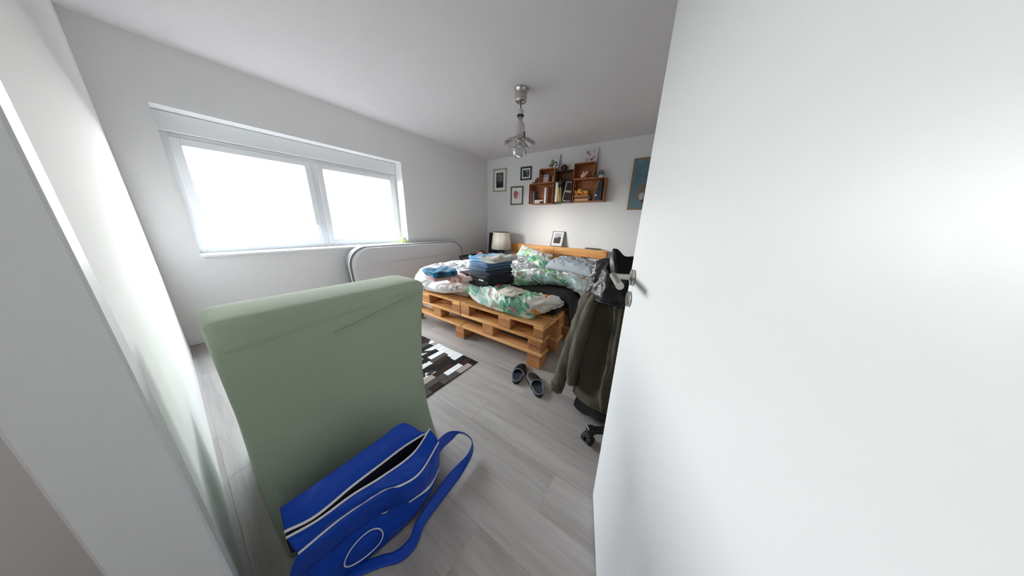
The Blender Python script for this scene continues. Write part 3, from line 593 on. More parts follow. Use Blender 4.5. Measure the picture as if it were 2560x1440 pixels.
framed('picture_frame', 'grey-brown frame with a red ink drawing on white, lowest of three on the back wall', .650, .955, 1.572, 1.932, .026, gryf, (.004, .004), redink)
def bluepaint(u, v):
    n = noise(u * 4, v * 5, 2) * .5 + noise(u * 11, v * 13, 6) * .3; base = lin((.38, .48, .53)); c = base * (1 + .35 * n)[..., None]
    e = np.minimum(np.minimum(u, 1 - u) / .04, np.minimum(v, 1 - v) / .045) + n * .8; c = np.where((e < 1)[..., None], lin((.52, .45, .34)) * (1 + .2 * n)[..., None], c)
    m = (((u - .34) / .2) ** 2 + ((v - .32) / .2) ** 2 + n * 1.2 < 1); c = np.where(m[..., None], lin((.50, .44, .36)), c); c = mixc(c, ((u - .36) ** 2 / .006 + (v - .2) ** 2 / .006 + n < 1), (.42, .30, .22))
    c = mixc(c, ((u - .30) ** 2 / .003 + (v - .26) ** 2 / .006 + n < 1), (.68, .70, .74)); c = mixc(c, (((u - .62) / .18) ** 2 + ((v - .5) / .3) ** 2 + n * 1.4 < 1), (.46, .52, .52)); return np.clip(c, 0, .9)
t = thing('painting', 'large grey-blue and brown canvas painting hung high beside the door leaf', 'painting', (3.23, -.001, 1.46))
part('canvas', box(2.934, 3.52, -.028, -.001, 1.460, 2.196, .003), mat('canvas_edge', rgb(96, 88, 74), .9), t)
g, c = pic(2.936, 3.518, -.0286, 1.462, 2.194, 70, 90, bluepaint); part('painted_face', g, M['print'], t, False, c)
# framed photo on the headboard
t = thing('photo_frame', 'grey-edged frame with a dark hill photo, standing on the headboard against the wall', 'picture', (1.80, -.1, .797))
SL = math.radians(19); ML = Matrix.Translation((1.80, -.128, .7985)) @ Matrix.Rotation(-SL, 4, 'X')
part('frame', xform(frame_g(-.115, .125, 0, .295, .013, 0, .022), ML), mat('silver_grey_frame', rgb(140, 142, 144), .4), t)
part('mat_board', xform(box(-.10, .11, .006, .02, .013, .282), ML), M['white'], t)
def hill(u, v):
    c = lin((.80, .80, .82)) * (1 - .25 * v + .1 * noise(u * 4, v * 8, 3))[..., None]; h = .55 + .12 * noise(u * 4, v * 0, 5) + .1 * (u > .5)
    c = np.where((v < .62)[..., None], lin((.66, .66, .68)), c); return np.where((v < h)[..., None], lin((.30, .28, .29)) * (1 + .4 * noise(u * 9, v * 9, 2))[..., None], c)
g, c = pic(-.062, .075, 0, .06, .25, 30, 40, hill); part('picture_print', xform(([(p[0], .0052, p[2]) for p in g[0]], g[1]), ML), M['print'], t, False, c)
t = part('notebook', box(2.36, 2.60, -.115, -.012, .7985, .811, .002), M['blackwood'], None, label='thin dark booklet lying on the right end of the headboard', cat='book')

# ================================================================== CRATES ON THE WALL
def crate(label, x0, x1, z0, z1, m, y=-.17, w=.012):
    t = thing('shelf_crate', label, 'shelf', ((x0 + x1) / 2, -.001, z0), 'wooden crates on the back wall')
    part('bottom_panel', box(x0, x1, y, -.001, z0, z0 + w, .0015), m, t); part('top_panel', box(x0, x1, y, -.001, z1 - w, z1, .0015), m, t)
    part('side_panel', box(x0, x0 + w, y, -.001, z0 + w, z1 - w, .0015), m, t); part('side_panel', box(x1 - w, x1, y, -.001, z0 + w, z1 - w, .0015), m, t)
    n = 3 if z1 - z0 > .3 else 2; h = (z1 - z0 - 2 * w) / n
    for i in range(n): part('back_slat', box(x0 + w, x1 - w, -.012, -.002, z0 + w + i * h + .001, z0 + w + (i + 1) * h - .001, .001), m, t)
    return t
crate('long light brown crate at the lower left of the crate group, holding books', 1.186, 1.690, 1.566, 1.928, M['crate'])
crate('small brown crate on the lower left crate, holding a small calendar', 1.388, 1.700, 1.929, 2.166, M['crate'])
crate('dark brown upright crate in the middle of the group', 1.703, 2.040, 1.586, 2.108, M['cratedark'], -.165)
crate('reddish brown crate at the top right of the group, holding a cream figurine', 2.043, 2.384, 1.948, 2.192, M['crate'])
crate('wide brown crate at the lower right of the group, holding a yellow soft toy', 2.060, 2.580, 1.588, 1.946, M['crate'])
def book(label, b, colr, rz=0, ry=0, cat='book', grp='books in the crates', pages=True):
    x0, x1, y0, y1, z0, z1 = b; c = ((x0 + x1) / 2, (y0 + y1) / 2, z0); Mx = Matrix.Translation(c) @ Matrix.Rotation(rz, 4, 'Z') @ Matrix.Rotation(ry, 4, 'Y') @ Matrix.Translation((-c[0], -c[1], -c[2]))
    mt = bpy.data.materials.get('cover_%02x%02x%02x' % colr) or mat('cover_%02x%02x%02x' % colr, rgb(*colr), .6)
    t = thing('book', label, cat, c, grp); thin = x1 - x0 < z1 - z0
    if thin:
        part('cover', xform(join(box(x0, x0 + .002, y0, y1, z0, z1), box(x1 - .002, x1, y0, y1, z0, z1), box(x0 + .002, x1 - .002, y0, y0 + .002, z0, z1)), Mx), mt, t)
        part('pages', xform(box(x0 + .002, x1 - .002, y0 + .002, y1 - .003, z0 + .003, z1 - .003), Mx), M['white'], t)
    else:
        part('cover', xform(join(box(x0, x1, y0, y1, z0, z0 + .002), box(x0, x1, y0, y1, z1 - .002, z1), box(x0, x1, y0, y0 + .002, z0 + .002, z1 - .002)), Mx), mt, t)
        part('pages', xform(box(x0 + .003, x1 - .003, y0 + .002, y1 - .003, z0 + .002, z1 - .002), Mx), M['white'], t)
    return t
F0 = 1.5785
book('dark red-brown book standing first from the left in the lower left crate', (1.204, 1.236, -.15, -.03, F0, 1.815), (128, 62, 52))
book('black book standing second from the left in the lower left crate', (1.238, 1.262, -.145, -.03, F0, 1.81), (44, 32, 36))
book('slate grey book standing third from the left in the lower left crate', (1.264, 1.292, -.145, -.03, F0, 1.80), (104, 102, 116))
book('pale book lying flat at the bottom, right of the slate grey book', (1.31, 1.42, -.155, -.03, F0, 1.612), (206, 190, 178))
book('pale pinkish book lying on top of the flat pale one in the left crate', (1.306, 1.475, -.15, -.03, 1.613, 1.640), (214, 196, 182))
book('single white book standing alone near the middle of the lower left crate', (1.508, 1.545, -.155, -.03, F0, 1.85), (226, 218, 220))
book('tall white binder standing at the left side of the dark crate', (1.722, 1.768, -.15, -.03, 1.5985, 1.925), (222, 224, 216))
book('yellow book leaning against the tall white binder', (1.800, 1.822, -.16, -.03, 1.6005, 1.835), (222, 178, 84), 0, -.13)
book('olive yellow book leaning beside the yellow one', (1.832, 1.852, -.155, -.03, 1.6005, 1.84), (160, 138, 84), 0, -.10)
book('brown book lying flat under the yellow soft toy, upper of two', (2.085, 2.325, -.155, -.03, 1.668, 1.70), (168, 104, 56), .03)
book('dark brown book lying flat in the lower right crate, middle of the stack', (2.09, 2.335, -.15, -.03, 1.634, 1.667), (92, 56, 36), -.02)
book('light brown book lying flat at the bottom of the lower right crate', (2.10, 2.33, -.16, -.03, 1.6005, 1.633), (206, 152, 98), .02)
book('dark spine book standing at the left in the small brown crate', (1.408, 1.432, -.14, -.03, 1.9415, 2.08), (150, 84, 52))
# calendar, figures, frames on and in the crates
t = thing('desk_calendar', 'small grey-blue and pink calendar block in the small brown crate', 'calendar', (1.51, -.10, 1.942))
part('block', xform(box(-.055, .055, -.03, .03, 0, .135, .003), at((1.51, -.11, 1.9415), rx=-.12)), mat('calendar_card', rgb(176, 160, 160), .7), t)
part('header_strip', xform(box(-.054, .054, -.0345, -.0305, .088, .13, .001), at((1.51, -.11, 1.9415), rx=-.12)), mat('calendar_blue', rgb(140, 146, 172), .7), t)
for i in range(6): part('line', xform(box(-.048, .048, -.0325, -.0305, .012 + i * .012, .0155 + i * .012), at((1.51, -.11, 1.9415), rx=-.12)), mat('calendar_line', rgb(205, 190, 186), .7) if i == 0 else bpy.data.materials['calendar_line'], t)
cream = mat('cream_ceramic', rgb(214, 188, 160), .4); dkc = mat('dark_glaze', rgb(40, 32, 32), .4); redc = mat('red_glaze', rgb(128, 44, 36), .4)
t = thing('figurine', 'tiny cream figurine beside the calendar in the small brown crate', 'figurine', (1.645, -.11, 1.942))
part('body', join(lathe([(.016, 0), (.02, .01), (.019, .035), (.009, .055), (.012, .07), (.014, .085), (.006, .1), (0.0001, .102)], (1.645, -.11, 1.9415), 16)), mat('straw_ceramic', rgb(196, 172, 120), .5), t, True)
part('base', box(1.622, 1.668, -.135, -.09, 1.9412, 1.9450, .001), mat('base_red', rgb(150, 70, 40), .5), t)
t = thing('figurine', 'cream pig-like figurine with two round ears in the top right crate', 'figurine', (2.205, -.115, 1.961))
part('body', ball((2.2, -.115, 1.998), .037, 20, 12, (1.25, .9, 1)), cream, t, True); part('head', ball((2.225, -.135, 2.015), .03, 18, 10), cream, t, True)
for dx in (-.022, .028): part('ear', xform(ball((0, 0, 0), .019, 14, 8, (1, .45, 1.15)), at((2.225 + dx * 1.2, -.13, 2.042), ry=dx * 12)), cream, t, True)
for dx in (-.03, -.005, .03, .01): part('foot', lathe([(.009, 0), (.009, .014)], (2.2 + dx, -.13 if dx < 0 else -.10, 1.9605), 10), cream, t, True)
t = thing('round_clock', 'round dark red ornament on top of the lower left crate', 'ornament', (1.325, -.1, 1.9285))
part('body', ball((1.325, -.1, 1.982), .053, 24, 14, (1, .8, 1)), redc, t, True); part('band', lathe([(.0545, -.006), (.0545, .006)], (1.325, -.1, 1.978), 24), dkc, t, True); part('knob', ball((1.325, -.1, 2.037), .009), dkc, t, True)
t = thing('trinket_box', 'small grey-mauve box beside the dark red ornament on the lower left crate', 'box', (1.255, -.11, 1.9285)); part('body', box(1.228, 1.272, -.145, -.08, 1.9283, 1.952, .002), mat('mauve_card', rgb(126, 116, 124), .6), t); part('lid', box(1.226, 1.274, -.147, -.078, 1.952, 1.963, .002), mat('mauve_lid', rgb(150, 142, 150), .6), t)
# soft toy: a plain reclining yellow plush
yel = mat('yellow_plush', rgb(232, 176, 62), .95, bump=.4, bscale=300, sheen=.3); orp = mat('orange_plush', rgb(222, 122, 44), .95, bump=.4, bscale=300, sheen=.3)
t = thing('soft_toy', 'yellow and orange soft toy lying on the flat books in the lower right crate', 'soft toy', (2.2, -.11, 1.7))
part('body', ball((2.245, -.1, 1.735), .04, 20, 12, (1.7, .9, .85)), yel, t, True); part('head', ball((2.165, -.12, 1.755), .037, 20, 12, (1, .9, 1)), yel, t, True)
for dx in (-.022, .022): part('ear', ball((2.165 + dx, -.12, 1.79), .013, 12, 8), yel, t, True)
part('foot', ball((2.10, -.125, 1.752), .026, 14, 8, (1, .8, 1.2)), orp, t, True); part('foot', ball((2.12, -.14, 1.722), .022, 14, 8, (1.2, .8, .9)), orp, t, True); part('arm', ball((2.21, -.145, 1.728), .02, 14, 8, (1.6, .8, .8)), orp, t, True)
# black slanted folder
t = thing('box_file', 'black slant-topped file with a white finger hole, right end of the lower right crate', 'file', (2.47, -.1, 1.601))
part('side_panel', prism([(2.412, 1.6005), (2.545, 1.6005), (2.542, 1.88), (2.522, 1.915), (2.488, 1.912)], 1, -.15, -.143), mat('black_card', rgb(30, 30, 34), .55, bump=.2, bscale=150), t)
part('body', prism([(2.416, 1.6005), (2.545, 1.6005), (2.542, 1.88), (2.522, 1.913), (2.490, 1.910)], 1, -.142, -.03), M['dark'], t)
part('edge_strip', prism([(2.402, 1.6005), (2.411, 1.6005), (2.487, 1.912), (2.478, 1.912)], 1, -.15, -.03), mat('grey_card', rgb(130, 124, 120), .6), t)
part('hole', xform(lathe([(.014, 0), (.014, .002)], n=20), at((2.452, -.1505, 1.682), rx=math.pi / 2)), M['white'], t)
# double photo frame
t = thing('photo_frame', 'silver collage frame with two dark photos leaning in the dark crate', 'picture', (1.93, -.1, 1.5985))
MF = Matrix.Translation((1.938, -.13, 1.6)) @ Matrix.Rotation(.13, 4, 'Y') @ Matrix.Rotation(-.12, 4, 'X')
part('frame', xform(join(frame_g(-.085, .085, 0, .335, .018, 0, .016), box(-.067, .067, .001, .015, .155, .185)), MF), mat('silver_frame', rgb(178, 174, 168), .35, metal=.2), t)
for a, b in ((.018, .155), (.185, .317)):
    g, c = pic(-.067, .067, .006, a, b, 20, 20, lambda u, v: lin((.22, .18, .17)) * (1 + .9 * noise(u * 5, v * 5, 3))[..., None]); part('photo', xform(g, MF), M['print'], t, False, c)
t = thing('carved_mask', 'dark carved ornament hung at the upper left inside the dark crate', 'ornament', (1.80, -.14, 1.85))
part('body', ball((1.80, -.12, 1.925), .045, 18, 12, (1.0, .6, 1.3)), dkc, t, True); part('handle', tube([(1.80, -.12, 1.88), (1.82, -.125, 1.85), (1.835, -.13, 1.83)], .012, 10), dkc, t, True)
# things on the crates
def cactus(u, v):
    c = np.ones(u.shape + (3,)) * lin((.86, .87, .87)); n = noise(u * 9, v * 9, 2)
    c = mixc(c, ((u - .46) ** 2 / .018 + (v - .55) ** 2 / .02 + n * .5 < 1), (.46, .58, .34)); c = mixc(c, ((u - .36) ** 2 / .02 + (v - .28) ** 2 / .02 + n * .7 < 1), (.44, .50, .44)); c = mixc(c, ((u - .55) ** 2 / .006 + (v - .38) ** 2 / .02 + n * .4 < 1), (.56, .66, .44))
    return c
def canvas(label, x0, x1, z0, h, f, tilt=.3):
    t = thing('canvas_print', label, 'picture', ((x0 + x1) / 2, -.1, z0), 'small canvases on the crates'); Mc = Matrix.Translation((0, -.085, z0 + .0005)) @ Matrix.Rotation(-tilt, 4, 'X')
    part('canvas', xform(box(x0, x1, 0, .016, 0, h, .002), Mc), mat('canvas_back', rgb(186, 184, 180), .9) if 'canvas_back' not in bpy.data.materials else bpy.data.materials['canvas_back'], t)
    g, c = pic(x0 + .001, x1 - .001, -.0006, .001, h - .001, 60, 60, f); part('printed_face', xform(g, Mc), M['print'], t, False, c)
canvas('white canvas with green cactus print leaning on the small brown crate', 1.478, 1.722, 2.166, .235, cactus, .22)
def blossom(u, v):
    c = np.ones(u.shape + (3,)) * lin((.85, .83, .84)); n = noise(u * 14, v * 14, 4)
    for a, b, r, k in ((.36, .74, .10, (.66, .40, .42)), (.50, .58, .07, (.64, .42, .42)), (.76, .80, .09, (.68, .64, .68)), (.34, .24, .10, (.72, .58, .60)), (.66, .24, .09, (.60, .36, .38)), (.80, .36, .05, (.46, .26, .30)), (.52, .30, .05, (.74, .62, .64))): c = mixc(c, ((u - a) ** 2 + (v - b) ** 2 + n * r * r * .8 < r * r), k)
    return mixc(c, (np.abs((v - .24) - (u - .6) * .65) < .03) & (u > .58) & (u < .9), (.45, .25, .28))
canvas('white canvas with dusky pink blossoms leaning on the top right crate', 2.128, 2.378, 2.192, .235, blossom, .22)
t = thing('curl_ornament', 'black and white curled bird-like ornament in front of the cactus canvas', 'ornament', (1.66, -.135, 2.166))
a_ = np.linspace(2.9, -2.6, 30); R_ = np.linspace(.026, .032, 30)
part('curl', tube(np.stack([1.678 + R_ * np.cos(a_), np.full(30, -.135), 2.228 + R_ * 1.15 * np.sin(a_)], 1), .007, 10, smooth=False), M['dark'], t, True)
part('neck', tube([(1.625, -.135, 2.1685), (1.632, -.135, 2.20), (1.645, -.135, 2.245)], .008, 10), M['dark'], t, True); part('body', ball((1.66, -.135, 2.187), .02, 16, 10, (1.3, .7, 1)), M['white'], t, True); part('eye_disc', ball((1.68, -.137, 2.23), .014, 14, 8, (1, .5, 1)), M['white'], t, True)
t = part('pebble', ball((1.42, -.12, 2.179), .0125, 12, 8, (1, .9, 1)), mat('grey_pebble', rgb(150, 146, 142), .6), None, True, label='tiny grey stone at the left end of the small brown crate', cat='stone')
t = thing('round_ornament', 'dark brown round spiky ornament on top of the dark crate', 'ornament', (1.845, -.11, 2.108))
part('body', ball((1.845, -.11, 2.155), .052, 24, 14, (1.15, .85, .95)), mat('dark_spikes', rgb(52, 38, 38), .8, bump=.8, bscale=80), t, True)
for k in range(14):
    a = math.pi * (k + .5) / 14; part('spike', tube([(1.845 + .05 * math.cos(a), -.115, 2.155 + .045 * math.sin(a)), (1.845 + .066 * math.cos(a), -.115, 2.155 + .06 * math.sin(a))], (.006, .0015), 6), M['dark'], t, True)
part('face', ball((1.862, -.148, 2.145), .02, 14, 8, (.9, .6, 1)), mat('tan_face', rgb(120, 92, 84), .8), t, True)
t = thing('greeting_card', 'small white card with a green sprig standing on the dark crate', 'card', (1.985, -.09, 2.108)); part('card', xform(box(-.035, .035, -.0015, .0015, 0, .095), at((1.985, -.1, 2.1083), rx=-.15)), M['white'], t)
g, c = pic(-.03, .03, -.0021, .008, .088, 24, 30, lambda u, v: np.where(((np.abs(u - .4 - .2 * np.sin(v * 5)) < .1 + .08 * np.sin(v * 40)) & (v > .1) & (v < .85))[..., None], lin((.45, .56, .45)), lin((.86, .87, .84)))); part('picture_print', xform(g, at((1.985, -.1, 2.1083), rx=-.15)), M['print'], t, False, c)
t = thing('snow_globe', 'round blue-grey glass ornament on a white base, on the lower right crate', 'ornament', (2.49, -.11, 1.946))
part('base', lathe([(.045, 0), (.045, .012), (.03, .03), (.03, .04)], (2.49, -.11, 1.9463), 24), M['white'], t, True); part('globe', ball((2.49, -.11, 2.022), .046, 24, 14), mat('blue_grey_glass', rgb(96, 112, 118), .12, coat=.5), t, True); part('band', lathe([(.047, -.005), (.047, .005)], (2.49, -.11, 2.012), 24), M['dark'], t, True)
t = part('gift_box', box(2.392, 2.437, -.15, -.09, 1.9463, 1.992, .002), mat('slate_card', rgb(74, 78, 88), .6), None, label='small slate grey box beside the globe ornament on the right crate', cat='box')

# ================================================================== CORNER: TABLES, LAMP, LEANING FRAME
t = thing('nightstand', 'dark low bedside table in the corner carrying the table lamp', 'table', (.62, -.4, 0))
part('tabletop', box(.36, .93, -.64, -.09, .482, .512, .003), M['blackwood'], t)
for x in (.385, .905):
    for y in (-.615, -.115): part('leg', box(x - .02, x + .02, y - .02, y + .02, 0, .482, .002), M['blackwood'], t)
part('shelf', box(.365, .925, -.635, -.095, .2, .22, .002), M['blackwood'], t)
LX, LY = .675, -.35
t = thing('table_lamp', 'table lamp with dark turned foot and cream pleated shade in the corner', 'lamp', (LX, LY, .512))
part('base', lathe([(.075, 0), (.078, .012), (.06, .03), (.034, .06), (.028, .1), (.032, .15), (.028, .2), (.014, .215), (.014, .25)], (LX, LY, .5125), 28), mat('black_ceramic', rgb(26, 26, 28), .25), t, True)
shm = mat('cream_shade', rgb(244, 236, 218), .85, bump=.05, bscale=200); shm.node_tree.nodes['Principled BSDF'].inputs['Subsurface Weight'].default_value = .0
sh = part('shade', (lambda r0, r1, z0, z1: lathe([(r0, z0), (r1, z1), (r1 - .003, z1), (r0 - .003, z0), (r0, z0)], (LX, LY, 0), 48))(.212, .172, .672, 1.015), shm, t, True)
part('rim', lathe([(.173, 1.013), (.1745, 1.019), (.169, 1.019), (.1685, 1.013)], (LX, LY, 0), 48), mat('dark_trim', rgb(96, 86, 78), .7), sh, True)
for a in (-62, 20, 105, 190, 250): part('seam', tube([(LX + .2125 * math.cos(rd(a)), LY + .2125 * math.sin(rd(a)), .673), (LX + .1725 * math.cos(rd(a)), LY + .1725 * math.sin(rd(a)), 1.013)], .0015, 6), bpy.data.materials['dark_trim'], sh, True)
part('spider', join(tube([(LX - .16, LY, .95), (LX, LY, .94), (LX + .16, LY, .95)], .003, 6), tube([(LX, LY, .75), (LX, LY, .945)], .006, 8)), M['steel'], t)
part('bulb', ball((LX, LY, .84), .03, 16, 10, (1, 1, 1.3)), mat('opal_bulb', rgb(235, 232, 225), .3), t, True)
t = thing('leaning_frame', 'large black-brown picture frame leaning in the corner behind the lamp', 'picture', (.3, -.05, .513)); MB = Matrix.Translation((0, -.065, .5135)) @ Matrix.Rotation(-.1, 4, 'X')
part('frame', xform(frame_g(.075, .52, 0, .465, .105, 0, .02, .003), MB), M['blackwood'], t); part('backing_card', xform(box(.18, .415, .008, .016, .105, .36), MB), mat('grey_print', rgb(150, 150, 154), .6), t)
t = thing('tumbler', 'clear drinking glass beside the foot of the table lamp', 'glass', (.585, -.44, .512))
gl = mat('clear_glass', (.9, .95, .95, 1), .02, trans=1); part('body', lathe([(.0001, .001), (.028, .001), (.034, .12), (.031, .12), (.0255, .006), (.0001, .006)], (.585, -.45, .5122), 24), gl, t, True)
# folding tray table
t = thing('tray_table', 'black folding tray table with crossed legs between bed and leaning mattress', 'table', (.62, -1.02, 0))
part('tray', join(box(.36, .90, -1.25, -.80, .545, .556, .002), box(.36, .90, -1.25, -1.24, .556, .585, .001), box(.36, .90, -.81, -.80, .556, .585, .001), box(.36, .37, -1.24, -.81, .556, .585, .001), box(.89, .90, -1.24, -.81, .556, .585, .001)), M['blackwood'], t)
for y in (-1.22, -.83): part('leg', tube([(.38, y, .0), (.88, y, .54)], .014, 8, smooth=False), M['dark'], t); part('leg', tube([(.88, y - .03 if y < -1 else y + .03, .0), (.38, y - .03 if y < -1 else y + .03, .54)], .014, 8, smooth=False), M['dark'], t)
part('crossbar', tube([(.63, -1.25, .27), (.63, -.80, .27)], .01, 8, smooth=False), M['dark'], t)
t = thing('sponge_bag', 'rounded dark red bag with a red and cream patterned oval end on the tray table', 'bag', (.78, -.98, .557))
bg = xform(join(lathe([(.0001, -.11), (.055, -.108), (.068, -.09), (.068, .09), (.055, .108), (.0001, .11)], n=28)), at((.72, -1.03, .627), rx=rd(90), rz=rd(30)))
part('body', bg, mat('dark_red_vinyl', rgb(72, 34, 34), .5), t, True)
u, v = np.meshgrid(np.linspace(0, 2 * np.pi, 40), np.linspace(0.02, 1, 12)); Gd = np.stack([v * .06 * np.cos(u), v * .06 * np.sin(u), np.full_like(u, .1125)], -1)
cdk = np.where((noise(Gd[..., 0] * 60, Gd[..., 1] * 60, 4) > .05)[..., None], lin((.80, .72, .66)), lin((.66, .26, .26))); part('end_panel', xform(sheet(Gd), at((.72, -1.03, .627), rx=rd(90), rz=rd(30))), M['print'], t, False, cdk)
part('handle', tube([(.60, -1.14, .60), (.58, -1.16, .64), (.56, -1.13, .60)], .006, 8), M['dark'], t, True)
t = part('storage_box', box(.31, .37, -.79, -.66, .0, .34, .004), mat('taupe_box', rgb(110, 102, 96), .8), None, label='taupe box standing between the leaning mattress and the bedside table', cat='box')

# ================================================================== PENDANT LAMP
PX_, PY_ = 2.103, -1.966
t = thing('pendant_lamp', 'pale metal pendant lamp with a rippled glass shade and bare bulb on the ceiling', 'lamp', (PX_, PY_, 2.5))
pm_ = mat('lilac_white_metal', rgb(206, 196, 196), .35, metal=.0, coat=.3); ch = mat('polished_nickel', rgb(190, 186, 184), .18, metal=1)
part('canopy', lathe([(.066, 2.4995), (.066, 2.49), (.062, 2.488), (.062, 2.42), (.058, 2.395), (.05, 2.385), (.0001, 2.383)], (PX_, PY_, 0), 36), ch, t, True)
part('cable', tube([(PX_, PY_, 2.384), (PX_ + .002, PY_, 2.35), (PX_, PY_, 2.315)], .005, 8), M['dark'], t, True)
part('cord_grip', lathe([(.008, 2.33), (.03, 2.318), (.033, 2.305), (.033, 2.268), (.030, 2.265)], (PX_, PY_, 0), 28), pm_, t, True)
part('ring', lathe([(.034, 2.273), (.036, 2.266), (.034, 2.259)], (PX_, PY_, 0), 28), M['dark'], t, True)
part('stem', lathe([(.0225, 2.266), (.0225, 2.215), (.035, 2.208), (.047, 2.19), (.048, 2.105), (.055, 2.10), (.056, 2.075), (.045, 2.066), (.0001, 2.064)], (PX_, PY_, 0), 32), pm_, t, True)
gs = bpy.data.materials.new('rippled_glass'); gs.use_nodes = True; n_ = gs.node_tree; n_.nodes.clear()
a1 = n_.nodes.new('ShaderNodeBsdfTransparent'); a2 = n_.nodes.new('ShaderNodeBsdfGlossy'); a3 = n_.nodes.new('ShaderNodeBsdfDiffuse'); x1 = n_.nodes.new('ShaderNodeMixShader'); x2 = n_.nodes.new('ShaderNodeMixShader'); q_ = n_.nodes.new('ShaderNodeOutputMaterial')
a1.inputs[0].default_value = (.75, .74, .74, 1); a2.inputs['Roughness'].default_value = .08; a3.inputs[0].default_value = rgb(170, 160, 160); x1.inputs[0].default_value = .45; x2.inputs[0].default_value = .25
n_.links.new(a1.outputs[0], x1.inputs[1]); n_.links.new(a2.outputs[0], x1.inputs[2]); n_.links.new(x1.outputs[0], x2.inputs[1]); n_.links.new(a3.outputs[0], x2.inputs[2]); n_.links.new(x2.outputs[0], q_.inputs[0])
rip = lambda a, z: 1 + (.0 if z > 2.06 else .045 * math.cos(9 * a))
u, v = np.meshgrid(np.linspace(0, 2 * np.pi, 109)[:-1], np.linspace(0, 1, 12)); rr = .055 + .11 * v ** 1.2; zz = 2.066 - .042 * v ** 1.3 - .010 * v * np.cos(9 * u); rr = rr * (1 + .04 * v * np.cos(9 * u))
Gs = np.stack([PX_ + rr * np.cos(u), PY_ + rr * np.sin(u), zz], -1); Gb = Gs.copy(); Gb[..., 2] -= .004; part('shade', (lambda A: (A[0], A[1][:-2]))(tubegrid(np.vstack([Gs, Gb[::-1]]))), gs, t, True)
part('socket', lathe([(.024, 2.064), (.024, 2.03), (.0001, 2.03)], (PX_, PY_, 0), 24), ch, t, True)
bulbm = bpy.data.materials.new('clear_bulb'); bulbm.use_nodes = True; n_ = bulbm.node_tree; n_.nodes.clear()
a1 = n_.nodes.new('ShaderNodeBsdfTransparent'); a2 = n_.nodes.new('ShaderNodeBsdfGlossy'); fr = n_.nodes.new('ShaderNodeFresnel'); x1 = n_.nodes.new('ShaderNodeMixShader'); q_ = n_.nodes.new('ShaderNodeOutputMaterial'); fr.inputs[0].default_value = 1.5; a2.inputs['Roughness'].default_value = .02; a1.inputs[0].default_value = (.9, .92, .93, 1)
n_.links.new(fr.outputs[0], x1.inputs[0]); n_.links.new(a1.outputs[0], x1.inputs[1]); n_.links.new(a2.outputs[0], x1.inputs[2]); n_.links.new(x1.outputs[0], q_.inputs[0])
part('bulb', lathe([(.018, 2.035), (.026, 2.02), (.062, 1.985), (.076, 1.95), (.066, 1.905), (.036, 1.88), (.0001, 1.873)], (PX_, PY_, 0), 32), bulbm, t, True)
part('lever', box(PX_ + .05, PX_ + .062, PY_ - .006, PY_ + .006, 2.07, 2.115, .001), M['dark'], t)
# ================================================================== RUG OF HIDE PATCHES
RX0, RX1, RY0, RY1 = .95, 2.368, -4.05, -2.945
def hide(name, c, spot=None, thr=.55, sc=14):
    m = mat(name, c, .95, bump=.5, bscale=400, spec=.15); n = m.node_tree; p = n.nodes['Principled BSDF']
    tc = n.nodes.new('ShaderNodeTexCoord'); oi = n.nodes.new('ShaderNodeObjectInfo'); ad = n.nodes.new('ShaderNodeVectorMath'); ml = n.nodes.new('ShaderNodeMath'); ml.operation = 'MULTIPLY'; ml.inputs[1].default_value = 23
    n.links.new(oi.outputs['Random'], ml.inputs[0]); n.links.new(tc.outputs['Object'], ad.inputs[0]); n.links.new(ml.outputs[0], ad.inputs[1])
    nz = n.nodes.new('ShaderNodeTexNoise'); nz.inputs['Scale'].default_value = sc; nz.inputs['Detail'].default_value = 3; n.links.new(ad.outputs[0], nz.inputs[0]); rp = n.nodes.new('ShaderNodeValToRGB'); n.links.new(nz.outputs[0], rp.inputs[0])
    s = spot or tuple(x * .7 for x in c[:3]) + (1,); rp.color_ramp.elements[0].color = c; rp.color_ramp.elements[1].color = s; rp.color_ramp.elements[0].position = thr; rp.color_ramp.elements[1].position = thr + (.03 if spot else .3); n.links.new(rp.outputs[0], p.inputs['Base Color']); return m
HD = [(hide('hide_black', rgb(34, 30, 30)), 28), (hide('hide_brown', rgb(54, 38, 32)), 12), (hide('hide_grey_brown', rgb(84, 77, 75)), 12), (hide('hide_taupe', rgb(168, 156, 148)), 14), (hide('hide_white', rgb(238, 240, 240)), 36), (hide('hide_spotted', rgb(226, 227, 226), rgb(58, 50, 50), .54), 16)]
rug = thing('patchwork_rug', 'cowhide patchwork rug in black, brown, grey and white strips beside the bed', 'rug', ((RX0 + RX1) / 2, (RY0 + RY1) / 2, 0))
part('backing', box(RX0, RX1, RY0, RY1, .0005, .003), mat('rug_felt', rgb(70, 66, 64), .95), rug)
rr_ = random.Random(5); wS = (RX1 - RX0) / 24; _pool = [m for m, k in HD for _ in range(k)]
for i in range(24):
    y = RY1 + 0; first = True
    while y > RY0 + .005:
        L = rr_.choice((.10, .14, .17, .17, .20)) * (rr_.uniform(.35, 1) if first else 1); first = False; yb = max(RY0, y - L)
        if yb - RY0 < .04: yb = RY0
        h = .0075 + rr_.uniform(-.001, .0012); part('hide_patch', box(RX0 + i * wS + .0006, RX0 + (i + 1) * wS - .0006, yb + .0006, y - .0006, .003, h, .0012), rr_.choice(_pool), rug); y = yb

